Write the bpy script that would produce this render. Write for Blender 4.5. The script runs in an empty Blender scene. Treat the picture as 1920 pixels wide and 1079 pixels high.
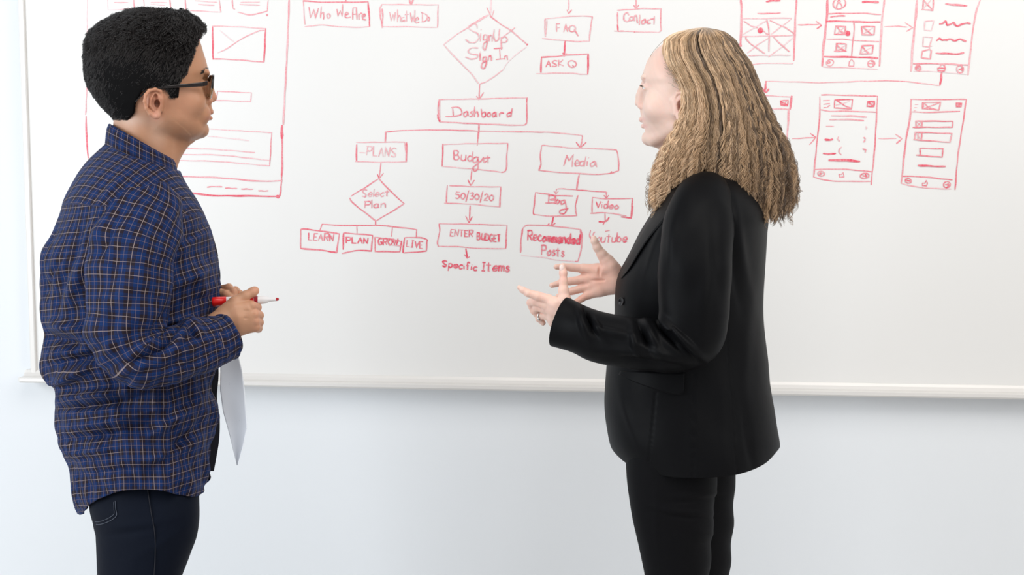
import bpy, math, random
import numpy as np
from mathutils import Matrix, Vector
random.seed(7); rng = np.random.default_rng(7)
SC = bpy.context.scene; COL = SC.collection

# ---------------------------------------------------------------- camera, light, exposure
FOC = 2667.0                      # focal length in pixels of the 1920 wide frame
PITCH = math.radians(5.7); YAW = math.radians(5.6); CAMZ = 1.50
WALL_Y = 3.27
cam_d = bpy.data.cameras.new('camera'); cam = bpy.data.objects.new('camera', cam_d); COL.objects.link(cam)
cam_d.sensor_width = 36.0; cam_d.lens = FOC * 36.0 / 1920.0
cam.location = (0, 0, CAMZ); cam.rotation_euler = (math.radians(90) - PITCH, 0, YAW)
SC.camera = cam
SC.view_settings.view_transform = 'Standard'; SC.view_settings.look = 'None'
SC.view_settings.exposure = 0.0; SC.view_settings.gamma = 1.0; SC.view_settings.use_curve_mapping = False
w = bpy.data.worlds.new('world'); SC.world = w; w.use_nodes = True
bg = w.node_tree.nodes['Background']; bg.inputs['Color'].default_value = (0.93, 0.96, 1.0, 1); bg.inputs['Strength'].default_value = 0.38

def area(name, loc, target, sx, sy, power, color):
    d = bpy.data.lights.new(name, 'AREA'); d.shape = 'RECTANGLE'; d.size = sx; d.size_y = sy; d.energy = power; d.color = color
    o = bpy.data.objects.new(name, d); COL.objects.link(o); o.location = loc
    o.rotation_euler = (Vector(target) - Vector(loc)).to_track_quat('-Z', 'Y').to_euler(); return o
area('window_light', (-3.7, 0.1, 1.8), (0.0, 2.9, 1.1), 3.0, 2.4, 122, (0.90, 0.955, 1.0))
area('overhead_fill_light', (0.5, 1.1, 3.1), (0.3, 2.8, 1.0), 2.6, 1.6, 40, (1.0, 0.965, 0.92))
area('overhead_fill_light', (3.0, 0.6, 2.6), (1.6, 3.27, 0.9), 1.8, 1.8, 46, (1.0, 0.975, 0.94))  # added fill lamp, brightens the right part of the wall

# ---------------------------------------------------------------- projection helpers
cp, sp = math.cos(PITCH), math.sin(PITCH)
D0 = 2.5; K = FOC / D0            # pixels per metre on the people's mid plane
def P(x, y, z):
    """photo pixel x, y and depth offset z (in 1/K metres behind the mid plane) -> metres, before the yaw"""
    x = np.asarray(x, float); y = np.asarray(y, float); z = np.asarray(z, float)
    d = D0 + z / K
    v = (539.5 - y) / FOC
    t = d / (cp + sp * v)
    return np.stack([t * (x - 960) / FOC, d + 0 * t, CAMZ + t * (-sp + cp * v)], -1)
RZ = Matrix.Rotation(YAW, 4, 'Z')
cy_, sy_ = math.cos(YAW), math.sin(YAW)
def board_pt(px, py, off=0.0):
    u = (px - 960) / FOC; v = (539.5 - py) / FOC
    dx, dy, dz = u, cp + sp * v, -sp + cp * v
    wx, wy = dx * cy_ - dy * sy_, dx * sy_ + dy * cy_
    t = (WALL_Y - off) / wy
    return (t * wx, WALL_Y - off, CAMZ + t * dz)

# ---------------------------------------------------------------- materials
def mat(name, color=(0.8, 0.8, 0.8), rough=0.5, **kw):
    m = bpy.data.materials.new(name); m.use_nodes = True
    b = m.node_tree.nodes['Principled BSDF']
    b.inputs['Base Color'].default_value = (*color, 1); b.inputs['Roughness'].default_value = rough
    for k, v in kw.items():
        b.inputs[k].default_value = v
    return m
def nd(m, t, **kw):
    n = m.node_tree.nodes.new(t)
    for k, v in kw.items(): setattr(n, k, v)
    return n
def lk(m, a, b): m.node_tree.links.new(a, b)
def bsdf(m): return m.node_tree.nodes['Principled BSDF']
def math_n(m, op, a, b=None, c=None, clamp=False):
    n = nd(m, 'ShaderNodeMath', operation=op, use_clamp=clamp)
    for i, v in enumerate((a, b, c)):
        if v is None: continue
        if isinstance(v, (int, float)): n.inputs[i].default_value = v
        else: lk(m, v, n.inputs[i])
    return n.outputs[0]
def mixc(m, fac, a, b, blend='MIX'):
    n = nd(m, 'ShaderNodeMix', data_type='RGBA', blend_type=blend)
    for i, v in ((0, fac), (6, a), (7, b)):
        if isinstance(v, (int, float)): n.inputs[i].default_value = v
        elif isinstance(v, tuple): n.inputs[i].default_value = (*v, 1)
        else: lk(m, v, n.inputs[i])
    return n.outputs[2]
def noise(m, scale, detail=3, coord=None, rough=0.5):
    n = nd(m, 'ShaderNodeTexNoise'); n.inputs['Scale'].default_value = scale; n.inputs['Detail'].default_value = detail
    n.inputs['Roughness'].default_value = rough
    if coord is None:
        tc = nd(m, 'ShaderNodeTexCoord'); coord = tc.outputs['Object']
    lk(m, coord, n.inputs['Vector']); return n.outputs['Fac']
def bump(m, h, strength=0.3, dist=0.002):
    b = nd(m, 'ShaderNodeBump'); b.inputs['Strength'].default_value = strength; b.inputs['Distance'].default_value = dist
    lk(m, h, b.inputs['Height']); lk(m, b.outputs[0], bsdf(m).inputs['Normal']); return b
def attr_col(m, name='col'):
    a = nd(m, 'ShaderNodeAttribute'); a.attribute_name = name; return a.outputs['Color']

M_wall = mat('painted_wall', (0.83, 0.855, 0.88), 0.7)
bump(M_wall, noise(M_wall, 220, 2), 0.08, 0.001)
M_floor = mat('pale_floor', (0.60, 0.585, 0.57), 0.7)
bump(M_floor, noise(M_floor, 400, 3), 0.5, 0.004)
M_board = mat('whiteboard_enamel', (0.845, 0.835, 0.815), 0.28, **{'Coat Weight': 0.15, 'Coat Roughness': 0.2})
_n = noise(M_board, 3.0, 3); lk(M_board, mixc(M_board, math_n(M_board, 'MULTIPLY', _n, 0.10), (0.855, 0.848, 0.83), (0.80, 0.74, 0.70)), bsdf(M_board).inputs['Base Color'])
M_frame = mat('satin_frame', (0.80, 0.775, 0.745), 0.35, **{'Metallic': 0.1})
M_ink = mat('red_marker_ink', (0.8, 0.05, 0.1), 0.45)
def ink_nodes():
    m = M_ink; a = nd(m, 'ShaderNodeAttribute'); a.attribute_name = 'ink'
    n = noise(m, 260, 4); f = math_n(m, 'MULTIPLY_ADD', n, 0.9, -0.45)
    f = math_n(m, 'ADD', a.outputs['Fac'], f, clamp=True)
    c = mixc(m, f, (0.87, 0.69, 0.705), (0.80, 0.07, 0.125))
    lk(m, c, bsdf(m).inputs['Base Color'])
ink_nodes()

# ---------------------------------------------------------------- mesh helpers
def mesh_obj(name, verts, faces, material, parent=None, attrs=None, uv=None, smooth=True):
    me = bpy.data.meshes.new(name)
    verts = np.asarray(verts, float)
    if isinstance(faces, np.ndarray) and faces.ndim == 2:
        nv, (nf, k) = len(verts), faces.shape
        me.vertices.add(nv); me.vertices.foreach_set('co', verts.ravel())
        me.loops.add(nf * k); me.loops.foreach_set('vertex_index', faces.astype(np.int32).ravel())
        me.polygons.add(nf); me.polygons.foreach_set('loop_start', np.arange(nf, dtype=np.int32) * k)
        me.polygons.foreach_set('loop_total', np.full(nf, k, np.int32))
    else:
        me.from_pydata(verts.tolist(), [], [list(f) for f in faces])
    me.update(calc_edges=True); me.validate()
    if smooth: me.polygons.foreach_set('use_smooth', np.ones(len(me.polygons), bool))
    if attrs:
        for k, v in attrs.items():
            v = np.asarray(v, np.float32)
            if v.ndim == 2:
                a = me.color_attributes.new(k, 'FLOAT_COLOR', 'POINT')
                c = np.ones((len(v), 4), np.float32); c[:, :3] = v; a.data.foreach_set('color', c.ravel())
            else:
                a = me.attributes.new(k, 'FLOAT', 'POINT'); a.data.foreach_set('value', v)
    if uv is not None:
        a = me.attributes.new('cloth', 'FLOAT_VECTOR', 'POINT')
        u3 = np.zeros((len(uv), 3), np.float32); u3[:, :2] = uv; a.data.foreach_set('vector', u3.ravel())
    if material: me.materials.append(material)
    o = bpy.data.objects.new(name, me); COL.objects.link(o)
    if parent is not None: o.parent = parent
    return o
def box(name, lo, hi, material, parent=None, bev=0.0):
    x0, y0, z0 = lo; x1, y1, z1 = hi
    v = [(x0,y0,z0),(x1,y0,z0),(x1,y1,z0),(x0,y1,z0),(x0,y0,z1),(x1,y0,z1),(x1,y1,z1),(x0,y1,z1)]
    f = [(0,3,2,1),(4,5,6,7),(0,1,5,4),(1,2,6,5),(2,3,7,6),(3,0,4,7)]
    o = mesh_obj(name, v, f, material, parent, smooth=False)
    if bev:
        b = o.modifiers.new('bevel', 'BEVEL'); b.width = bev; b.segments = 2
    return o
def tag(o, label=None, cat=None, group=None, kind=None):
    for k, v in (('label', label), ('category', cat), ('group', group), ('kind', kind)):
        if v: o[k] = v
    return o
def catmull(pts, n=8, closed=False):
    p = np.asarray(pts, float)
    if len(p) < 3: 
        t = np.linspace(0, 1, n)[:, None]; return p[0] * (1 - t) + p[-1] * t
    q = np.vstack([2 * p[0] - p[1], p, 2 * p[-1] - p[-2]])
    out = []
    for i in range(1, len(q) - 2):
        a, b, c, d = q[i-1], q[i], q[i+1], q[i+2]
        for t in np.linspace(0, 1, n, endpoint=False):
            out.append(0.5 * ((2*b) + (c-a)*t + (2*a-5*b+4*c-d)*t*t + (3*b-a-3*c+d)*t**3))
    out.append(p[-1]); return np.array(out)
def sinterp(x, xs, ys):
    """smooth (monotone-ish) interpolation: cubic hermite with finite difference slopes"""
    xs = np.asarray(xs, float); ys = np.asarray(ys, float); x = np.clip(np.asarray(x, float), xs[0], xs[-1])
    h = np.diff(xs); dl = np.diff(ys) / h
    m = np.zeros(len(xs)); m[1:-1] = (dl[:-1] * h[1:] + dl[1:] * h[:-1]) / (h[1:] + h[:-1]); m[0], m[-1] = dl[0], dl[-1]
    i = np.clip(np.searchsorted(xs, x) - 1, 0, len(h) - 1)
    t = (x - xs[i]) / h[i]
    return ((2*t**3-3*t**2+1)*ys[i] + (t**3-2*t**2+t)*h[i]*m[i] + (-2*t**3+3*t**2)*ys[i+1] + (t**3-t**2)*h[i]*m[i+1])

# ---------------------------------------------------------------- the room
floor = box('floor', (-4.5, -2.5, -0.05), (4.5, WALL_Y, 0.0), M_floor); tag(floor, 'grey carpeted floor in front of the wall', kind='structure')
wall = box('wall_back', (-4.5, WALL_Y, -0.05), (4.5, WALL_Y + 0.12, 3.0), M_wall); tag(wall, 'pale blue white painted wall behind the whiteboard', kind='structure')
skirt = box('baseboard_back', (-4.5, WALL_Y - 0.012, 0.0), (4.5, WALL_Y, 0.10), M_frame, bev=0.003); tag(skirt, 'plain white baseboard at the foot of the wall', kind='structure')

# ---------------------------------------------------------------- whiteboard
OFF = 0.022                                      # writing surface in front of the wall
bl = board_pt(70, 700, OFF); xl_in = bl[0]
zb = board_pt(960, 713, OFF)[2]
zt = zb + 1.22; xr = 2.35
wb = bpy.data.objects.new('whiteboard', None); COL.objects.link(wb); wb.location = (0, WALL_Y - OFF, zb)
tag(wb, 'large wall-mounted whiteboard with red marker flow charts and a slim pale tray', 'whiteboard')
def L(v): return [(a[0], a[1] - (WALL_Y - OFF), a[2] - zb) for a in v]
box('panel', (xl_in - 0.006, 0.0, -0.01), (xr, OFF, zt - zb), M_board, wb)
box('side_frame', (xl_in - 0.015, -0.006, -0.015), (xl_in, OFF, zt - zb + 0.016), M_frame, wb, 0.003)
box('side_frame', (xr, -0.006, -0.015), (xr + 0.018, OFF, zt - zb + 0.016), M_frame, wb, 0.003)
box('top_frame', (xl_in, -0.006, zt - zb), (xr, OFF, zt - zb + 0.016), M_frame, wb, 0.003)
# tray: extruded profile (y out of the wall, z)
prof = [(OFF, 0.006), (-0.003, 0.006), (-0.006, 0.000), (-0.012, -0.007), (-0.034, -0.0085), (-0.038, -0.006), (-0.0415, -0.008),
        (-0.042, -0.015), (-0.038, -0.019), (-0.010, -0.020), (OFF, -0.020)]
xs_ = [xl_in - 0.030, xl_in - 0.026, xr + 0.026, xr + 0.03]
tv, tf = [], []
for i, x in enumerate(xs_):
    s = 0.93 if i in (0, 3) else 1.0
    for (y, z) in prof: tv.append((x, y if y > 0 else y * s, -0.006 + (z + 0.006) * s))
n = len(prof)
for i in range(3):
    for j in range(n):
        tf.append((i*n + j, i*n + (j+1) % n, (i+1)*n + (j+1) % n, (i+1)*n + j))
tf += [tuple(range(n))[::-1], tuple(range(3*n, 4*n))]
tray = mesh_obj('marker_tray', tv, tf, M_frame, wb, smooth=False)

# --- marker strokes: ribbons lying on the enamel, traced from the photograph
GLYPH = {
 'A': "0,0 3,10 6,0|1,4 5,4", 'B': "0,0 0,10|~0,10 4,10 5,8 3,5 0,5|~0,5 4,5 6,3 4,0 0,0", 'C': "~6,9 3,10 0,6 1,1 4,0 6,1",
 'D': "0,0 0,10|~-1,10 4,9 6,5 5,1 -2,0", 'E': "5,10 0,10 0,0 5,0|0,5 4,5", 'F': "5,10 0,10 0,0|0,5 4,5",
 'G': "~6,9 3,10 0,6 1,1 4,0 6,2 6,4|6,4 3,4", 'I': "0,0 4,0|2,0 2,10|0,10 4,10", 'K': "0,0 0,10|5,10 0,4 6,0", 'L': "0,10 0,0 5,0",
 'M': "0,0 1,10 4,3 7,10 8,0", 'N': "0,0 0,10 5,0 6,10", 'O': "~3,10 0,7 0,3 3,0 6,3 6,7 3,10", 'P': "0,0 0,10|~-1,10 5,10 6,7 4,5 0,5",
 'Q': "~3,10 0,7 0,3 3,0 6,3 6,7 3,10|4,3 8,-3", 'R': "0,0 0,10|~-1,10 5,10 6,7 4,5 0,5|2,5 6,0", 'S': "~6,9 3,10 0,8 2,5 5,3 4,0 0,1",
 'T': "0,10 6,10|3,10 3,0", 'U': "~0,10 0,3 3,0 6,3 6,10", 'V': "0,10 3,0 6,10", 'W': "0,10 2,0 4,7 6,0 8,10", 'Y': "~0,10 1,6 4,6 5,9|~5,10 4,3 2,-1",
 'a': "~5,5 3,6 0,4 1,0 4,1 5,5|5,6 5,0 6,0", 'b': "0,11 0,0|~0,4 3,6 5,3 3,0 0,1", 'c': "~5,5 3,6 0,3 2,0 5,1", 'd': "~5,5 2,6 0,3 2,0 5,2|5,11 5,0",
 'e': "~0,3 5,3 4,6 1,5 0,2 2,0 5,1", 'f': "~5,10 3,11 2,8 2,0|0,6 4,6", 'g': "~5,5 2,6 0,3 2,1 5,3|~5,6 5,-2 3,-5 1,-3", 'h': "0,11 0,0|~0,4 3,6 5,4 5,0",
 'i': "0,6 0,0|0,8.5 0.4,9", 'l': "0,11 0,0", 'm': "0,6 0,0|~0,4 2,6 3,4 3,0|~3,4 5,6 6,4 6,0", 'n': "0,6 0,0|~0,4 3,6 5,4 5,0", 'o': "~3,6 0,3 2,0 5,3 3,6",
 'p': "0,6 0,-5|~0,5 3,6 5,3 3,0 0,1", 'r': "0,6 0,0|~0,4 2,6 4,6", 's': "~4,5 2,6 1,4 4,2 2,0 0,1", 't': "2,9 2,0 3,0|-1,6.5 5,6.5", 'u': "~0,6 0,1 3,0 5,2|5,6 5,0",
 '5': "6,10 1,10 0,6|~0,6 4,6 6,3 3,0 0,1", '0': "~3,10 0,7 0,3 3,0 6,3 6,7 3,10", '3': "~0,9 4,10 5,7 2,5|~2,5 6,4 4,0 0,0", '2': "~0,8 3,10 5,7 0,0|0,0 6,0", '/': "0,-4 4,14"}
class Ink:
    n = 0
    def __init__(s): s.v, s.f, s.a = [], [], []
    def ribbon(s, pts, wpx, ink, jit=0.25):
        pts = np.asarray(pts, float)
        q = [pts[0]]
        for a, b in zip(pts[:-1], pts[1:]):
            k = max(1, int(np.hypot(*(b - a)) / 5))
            for t in range(1, k + 1): q.append(a + (b - a) * t / k)
        q = np.array(q)
        if len(q) < 2: return
        t = np.gradient(q, axis=0); t /= np.maximum(np.hypot(t[:, 0], t[:, 1]), 1e-6)[:, None]
        nrm = np.stack([-t[:, 1], t[:, 0]], 1)
        nn = len(q); ph = rng.uniform(0, 6)
        q = q + nrm * (jit * np.sin(np.arange(nn) * 0.9 + ph))[:, None]
        wd = 0.5 * wpx * (1 + 0.16 * np.sin(np.arange(nn) * 0.55 + ph) + rng.normal(0, 0.05, nn)); wd[0] *= 0.7; wd[-1] *= 0.7
        base = len(s.v); dep = OFF + 0.0004 + 0.00003 * (s.n % 30); s.n += 1
        q = np.vstack([q[0] - t[0] * wpx * 0.25, q[1:-1], q[-1] + t[-1] * wpx * 0.25]) if nn > 2 else q
        for i in range(nn):
            for sg in (-1, 1):
                x, y = q[i] + sg * nrm[i] * wd[i]
                s.v.append(board_pt(x, y, dep + 1.2e-5 * i)); s.a.append(np.clip(ink + 0.10 * math.sin(i * 0.31 + ph), 0, 1))
            if i: b = base + 2 * i; s.f.append((b - 2, b - 1, b + 1, b))
    def build(s, name):
        if not s.v: return
        o = mesh_obj(name, L(s.v), s.f, M_ink, wb, attrs={'ink': s.a}, smooth=False); return o
def parse(st): return [tuple(float(c) for c in p.split(',')) for p in st.split()]
TR = {'A': (40, 0, 2.698), 'B': (560, 0, 4.15), 'C': (1000, 0, 6.742), 'D': (540, 230, 3.596), 'E': (940, 230, 3.997),
      'F': (1370, 0, 5.993), 'G': (1620, 0, 5.993), 'H': (1420, 150, 4.571)}
def draw(name, T, *items):
    """items: 'w i ~pts | pts' strings or ('txt', x0, y0, x1, y1, cap, w, ink)"""
    ox, oy, s = TR[T]; k = Ink()
    for it in items:
        if isinstance(it, str):
            wd, ii, rest = it.split(' ', 2)
            for st in rest.split('|'):
                st = st.strip(); sm = st.startswith('~'); pts = np.array(parse(st.lstrip('~')))
                if sm: pts = catmull(pts, 6)
                k.ribbon(pts / s + (ox, oy), float(wd), float(ii))
        elif it[0] == 'dot':
            _, x, y, r, ii = it
            c = np.array([x / s + ox, y / s + oy]); r = r / s
            for q in range(5):
                rr = r * (1 - q * 0.2); a = np.linspace(0, 2 * math.pi, 16)
                k.ribbon(c + rr * 0.8 * np.stack([np.cos(a), np.sin(a)], 1), r * 0.5, ii)
        elif it[0] == 'circ':
            _, x, y, rx, ry, wd, ii = it
            a = np.linspace(-1.8, 4.7, 26); rr = 1 + 0.06 * np.sin(2 * a + x)
            k.ribbon(np.stack([(x + rx * rr * np.cos(a)) / s + ox, (y + ry * rr * np.sin(a)) / s + oy], 1), wd, ii, 0.1)
        else:
            txt, x0, y0, x1, y1, cap, wd, ii = it
            gw = []
            for ch in txt:
                if ch == ' ': gw.append(3.0); continue
                xx = [p[0] for g in GLYPH[ch].split('|') for p in parse(g.lstrip('~'))]; gw.append(max(xx) + 0.01)
            adv = [g + (2.2 if txt[i] != ' ' else 0) for i, g in enumerate(gw)]
            tot = sum(adv) - 2.2; sx = (x1 - x0) / tot; x = 0
            for i, ch in enumerate(txt):
                if ch != ' ':
                    jy = rng.uniform(-0.35, 0.35); sl = rng.uniform(-0.02, 0.14); sc = rng.uniform(0.93, 1.08)
                    for g in GLYPH[ch].split('|'):
                        pp = np.array(parse(g.lstrip('~')))
                        if g.startswith('~'): pp = catmull(pp, 5)
                        X = x0 + (x + pp[:, 0] + sl * pp[:, 1]) * sx
                        Y = y0 + (y1 - y0) * (X - x0) / (x1 - x0) - (pp[:, 1] * sc + jy) * cap / 10
                        k.ribbon(np.stack([X, Y], 1) / s + (ox, oy), wd, ii, 0.15)
                x += adv[i]
    return k.build(name)

draw('drawn_line', 'A', "2 .15 ~333,0 333,200 333,430", "2.4 .45 ~332,430 328,520 325,580", "3 .75 ~327,588 330,700 338,800")
draw('drawn_line', 'A', "3 .4 ~1355,0 1345,250 1325,630", "5 .85 ~1318,636 1318,680 1319,700", "3.2 .75 ~1319,700 1320,800 1317,900", "3 .7 ~1317,905 1313,950 1308,992", ('dot', 1298, 996, 9, .9))
draw('drawn_box', 'A', "2 .15 435,0 438,50|440,51 570,44", "2.2 .5 568,0 572,42", "2 .3 470,12 540,14")
draw('drawn_box', 'A', "2.4 .35 618,0 622,40", "2 .2 622,42 755,46", "2.2 .5 752,0 755,38", "2 .2 655,12 735,14|655,22 725,27")
draw('drawn_box', 'A', "2.2 .45 830,0 832,60", "2 .25 855,53 1010,62", "2.2 .5 1000,0 1010,60", "2 .3 880,4 990,12|895,22 975,27")
draw('drawn_box', 'A', "2.3 .4 ~1068,0 1069,35 1078,48", "2.3 .45 ~1095,62 1165,75 1245,55", "2 .45 1245,55 1248,0", "2 .3 1110,12 1205,10|1105,22 1205,27", ('dot', 1243, 76, 5, .6))
draw('drawn_picture_box', 'A', "3 .85 967,135 970,300", "2 .3 967,132 1100,135 1232,145", "3 .85 1235,145 1228,312", "2.2 .6 970,297 1100,303 1228,315", "2 .4 ~995,268 1050,240 1100,205 1190,160 1232,152",
     "1.6 .05 1005,155 1075,212", "5 .5 ~905,135 902,170 898,205")
draw('drawn_small_box', 'A', "1.8 .4 992,462 1163,470 1160,514 985,508 992,462", "1.8 .5 1163,470 1160,514")
draw('drawn_text_box', 'A', "1.8 .3 ~940,653 1100,662 1268,672", "2 .6 1266,672 1257,838", "2 .3 ~790,752 960,755 1180,772|~790,782 1000,785 1255,812|~800,812 1000,818 1255,840",
     "2 .08 ~945,690 1050,700 1150,712", "2.6 .5 ~785,893 1000,900 1200,917 1318,914", "3.2 .9 ~800,965 870,978 970,990 1150,992 1300,995",
     "2.2 .6 ~940,947 980,944 1015,946|~1032,952 1060,953 1090,955|~1113,957 1140,957 1172,958|~1200,965 1220,967 1248,967")
draw('drawn_flow_box', 'B', "2.4 .7 ~35,5 150,15 370,17 540,15", "2 .5 35,5 48,190", "2.6 .75 ~540,18 550,150 551,205", "2 .3 ~48,207 180,195 330,208 480,212 550,205", "3 .7 366,-20 368,18",
     "2 .55 80,55 90,140 118,72 130,145 152,65|175,50 170,140|~171,118 188,95 195,115 193,150", ('circ', 232, 124, 13, 17, 2, .5), "2 .6 298,72 305,130 324,82 338,128 342,35|~360,118 386,110 372,95 359,120 372,138 402,132",
     "2.2 .65 420,150 422,62 449,60 452,150|418,112 452,108|470,152 468,108|~469,118 482,104 492,104|~495,130 516,125 510,108 494,125 502,150 522,155")
draw('drawn_flow_box', 'B', "2 .35 645,35 1085,38", "2.6 .45 ~645,38 632,70 636,130 646,180 650,215|~650,70 654,140 648,215", "2 .45 1085,36 1080,212", "1.8 .25 ~655,207 850,208 1080,214", "3.5 .5 ~862,0 875,28 890,0",
     "1.8 .45 708,95 718,165 735,110 745,160 752,95|770,75 768,170|~769,140 785,120 792,140 790,170|~820,135 800,140 805,168 822,155 824,170|838,85 840,168|825,115 860,112|870,100 880,175 890,120 900,170 905,80",
     "1.8 .5 ~905,160 932,150 920,135 905,160 915,178 935,172|960,100 962,165|~952,97 1000,120 990,160 958,170", ('circ', 1010, 148, 9, 13, 1.8, .5))
draw('drawn_decision_diamond', 'B', "4 .12 1498,-10 1494,100", "2 .4 1465,60 1488,112|1520,80 1505,130 1485,112", "3.6 .25 ~1475,118 1400,160 1310,220", "2 .3 ~1310,220 1240,262 1128,345", "2.2 .5 ~1490,125 1560,180 1660,245 1780,348", ('dot', 1778, 346, 7, .7),
     "2 .25 ~1125,345 1230,460 1330,560 1400,650", "2 .35 ~1408,655 1450,640 1500,610 1590,545", "1.6 .05 ~1590,545 1640,470 1770,365",
     "2 .3 ~1390,220 1380,190 1350,185 1320,215 1350,240 1395,265 1400,300 1370,330 1330,330 1298,308", "2 .5 1415,262 1412,320|1418,228 1421,233|~1465,270 1440,275 1438,310 1462,305 1466,275 1465,340 1450,390 1435,370 1440,340 1470,315",
     "2 .45 1482,320 1480,275|~1481,290 1495,272 1505,285 1505,322|~1520,228 1518,290 1535,320 1555,300 1563,225|1575,290 1578,385|~1575,300 1600,285 1622,300 1615,325 1580,330", "1.8 .4 1585,290 1650,240 1680,215",
     "2 .35 ~1395,375 1350,372 1318,395 1340,420 1385,425 1390,445 1350,460 1298,445", "2.2 .6 1412,415 1410,470|1413,402 1415,405|~1458,440 1435,450 1435,475 1455,470 1460,445 1458,500 1440,535 1422,520 1430,490 1465,470",
     "2.2 .65 1478,470 1478,435|~1478,445 1490,432 1498,445 1500,472|1520,378 1585,374|1562,376 1570,462|1537,463 1600,458|1605,465 1603,435|~1603,445 1615,432 1622,442 1624,465")
draw('drawn_flow_box', 'B', "2.4 .65 1408,655 1405,765", "2.2 .5 1385,748 1402,775 1440,722", "2.2 .35 ~1090,775 1400,770 1775,760", "3 .7 1778,758 1775,795", "2.2 .6 1776,795 1775,960", "2.4 .5 ~1775,960 1740,975 1600,972 1350,962 1100,948", "2.6 .6 ~1095,778 1085,830 1088,900", "3.4 .85 ~1080,895 1088,920 1100,948", "2.2 .4 1098,780 1096,930",
     "2.2 .65 1197,838 1205,905|~1190,838 1240,835 1270,870 1245,900 1145,908", "2.4 .65 ~1310,868 1285,880 1290,908 1308,900 1315,870|1315,868 1322,905|~1350,868 1338,876 1352,890 1345,908 1332,905|1368,832 1368,908|~1368,885 1385,870 1395,885 1397,910",
     "2.4 .75 1420,850 1425,908|~1425,885 1445,872 1455,895 1440,912 1426,905", ('circ', 1480, 893, 13, 15, 2.4, .75), "2.6 .8 ~1530,875 1510,885 1512,908 1530,900 1532,877 1540,910|1565,908 1562,880|~1563,890 1575,878 1595,880", "2.6 .8 ~1650,875 1625,885 1625,908 1645,900|1660,845 1652,908")
draw('drawn_connector', 'B', "2.6 .7 1404,968 1398,1079", "2.2 .6 ~680,1027 850,1015 1100,1012 1400,1020", "2 .45 ~1400,1020 1650,1026 1909,1030", "2.2 .55 680,1027 674,1110")
draw('drawn_connector', 'E', "2 .45 ~-40,66 200,68 430,78 605,97", "2.3 .6 ~605,97 606,125 592,185", "2.3 .65 562,147 590,187|635,150 592,187")
# FAQ column
draw('drawn_flow_box', 'C', "3 .45 448,0 447,120", "2.8 .6 422,122 447,175|487,122 447,175", "2.2 .3 ~150,240 380,215 560,203 740,208", "2.3 .45 ~740,208 742,235 720,380 708,520", "2.1 .3 ~708,520 560,524 300,505 115,485", "2.2 .4 ~150,240 145,350 152,460|172,262 162,380 154,462",
     "2.2 .45 292,310 295,400|285,300 335,300|292,355 332,350|385,405 408,304 432,400|390,358 440,354", ('circ', 492, 362, 38, 42, 2.2, .5), "2.6 .6 520,375 565,455")
draw('drawn_arrow', 'C', "3 .8 403,520 390,690", "2.6 .75 372,668 392,712|424,675 392,712|372,668 392,690")
draw('drawn_flow_box', 'C', "2.6 .65 ~100,722 250,718 450,695 695,684", "3 .8 103,722 95,915", "3.2 .8 695,684 688,940", "2 .3 ~40,932 200,928 450,925 600,938 692,942", ('ASK', 158, 845, 380, 835, 78, 2.2, .65), ('circ', 490, 808, 52, 42, 2.2, .6), "2.2 .65 495,820 520,852")
draw('drawn_flow_box', 'C', "3.4 .55 1297,-5 1298,105", "2.4 .5 1270,65 1298,110|1335,62 1300,110", "2.1 .45 ~1062,128 1200,122 1400,108 1615,112", "2.2 .45 ~1615,112 1608,250 1614,370 1600,400", "2 .3 ~1598,405 1450,406 1200,398 1025,393", "2.2 .45 1065,160 1064,310", "3 .85 1064,312 1070,398 1140,393", ('dot', 1276, 406, 7, .6),
     "2.3 .5 ~1208,190 1185,158 1148,190 1145,245 1175,272 1215,262", ('circ', 1240, 235, 24, 26, 2.2, .5), "2.2 .5 ~1275,262 1275,215 1300,195 1310,240 1315,292|1345,190 1342,310", "2.4 .6 ~1415,245 1375,262 1372,298 1410,290 1415,245|1418,245 1425,298|~1480,245 1445,262 1448,298 1480,292|1528,210 1525,305|1480,240 1535,235")
# plans column
draw('drawn_flow_box', 'D', "2 .4 ~658,62 655,100 652,130", "2 .35 460,134 785,131", "3 .8 462,150 462,255", "2 .35 455,262 620,268 800,265", "3.6 .75 798,137 798,262", "2 .5 785,133 795,200",
     "2 .35 483,203 520,205", ('PLANS', 530, 222, 728, 234, 62, 2, .35))
draw('drawn_arrow', 'D', "2.2 .7 627,272 615,370", "2.4 .75 603,348 615,376|642,342 615,376")
draw('drawn_decision_diamond', 'D', "2.2 .6 ~612,378 520,438 425,496", "2.4 .65 ~612,378 690,462 780,545", "2.4 .65 ~415,510 440,545 510,600 590,662", "2.2 .6 ~785,547 700,600 595,662",
     ('Select', 500, 502, 680, 496, 46, 2, .5), ('Plan', 518, 576, 655, 572, 45, 2.1, .65))
draw('drawn_connector', 'D', "3.2 .85 590,662 591,690", "2.3 .7 ~230,686 400,695 590,693 760,708 868,722", "2.3 .7 230,686 215,722|463,698 465,748|703,708 698,768|866,722 866,775")
draw('drawn_flow_box', 'D', "2.6 .7 ~85,735 100,718 220,732 345,750", "2.6 .75 345,750 328,878", "3 .8 ~328,878 230,862 90,850", "2.6 .7 85,735 85,850", ('LEARN', 138, 792, 308, 800, 45, 2.4, .7))
draw('drawn_flow_box', 'D', "3 .8 375,748 371,855", "2.4 .75 ~375,745 470,752 570,760", "2.6 .8 570,760 562,868", "2.6 .75 ~562,868 480,862 365,882", ('PLAN', 392, 812, 540, 818, 40, 2.6, .8))
draw('drawn_flow_box', 'D', "2.6 .75 585,775 588,870 755,872 765,800", "2.2 .7 ~585,775 680,785 765,802", ('GROW', 608, 825, 742, 828, 42, 2.6, .8), "2 .5 700,828 760,832")
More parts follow.
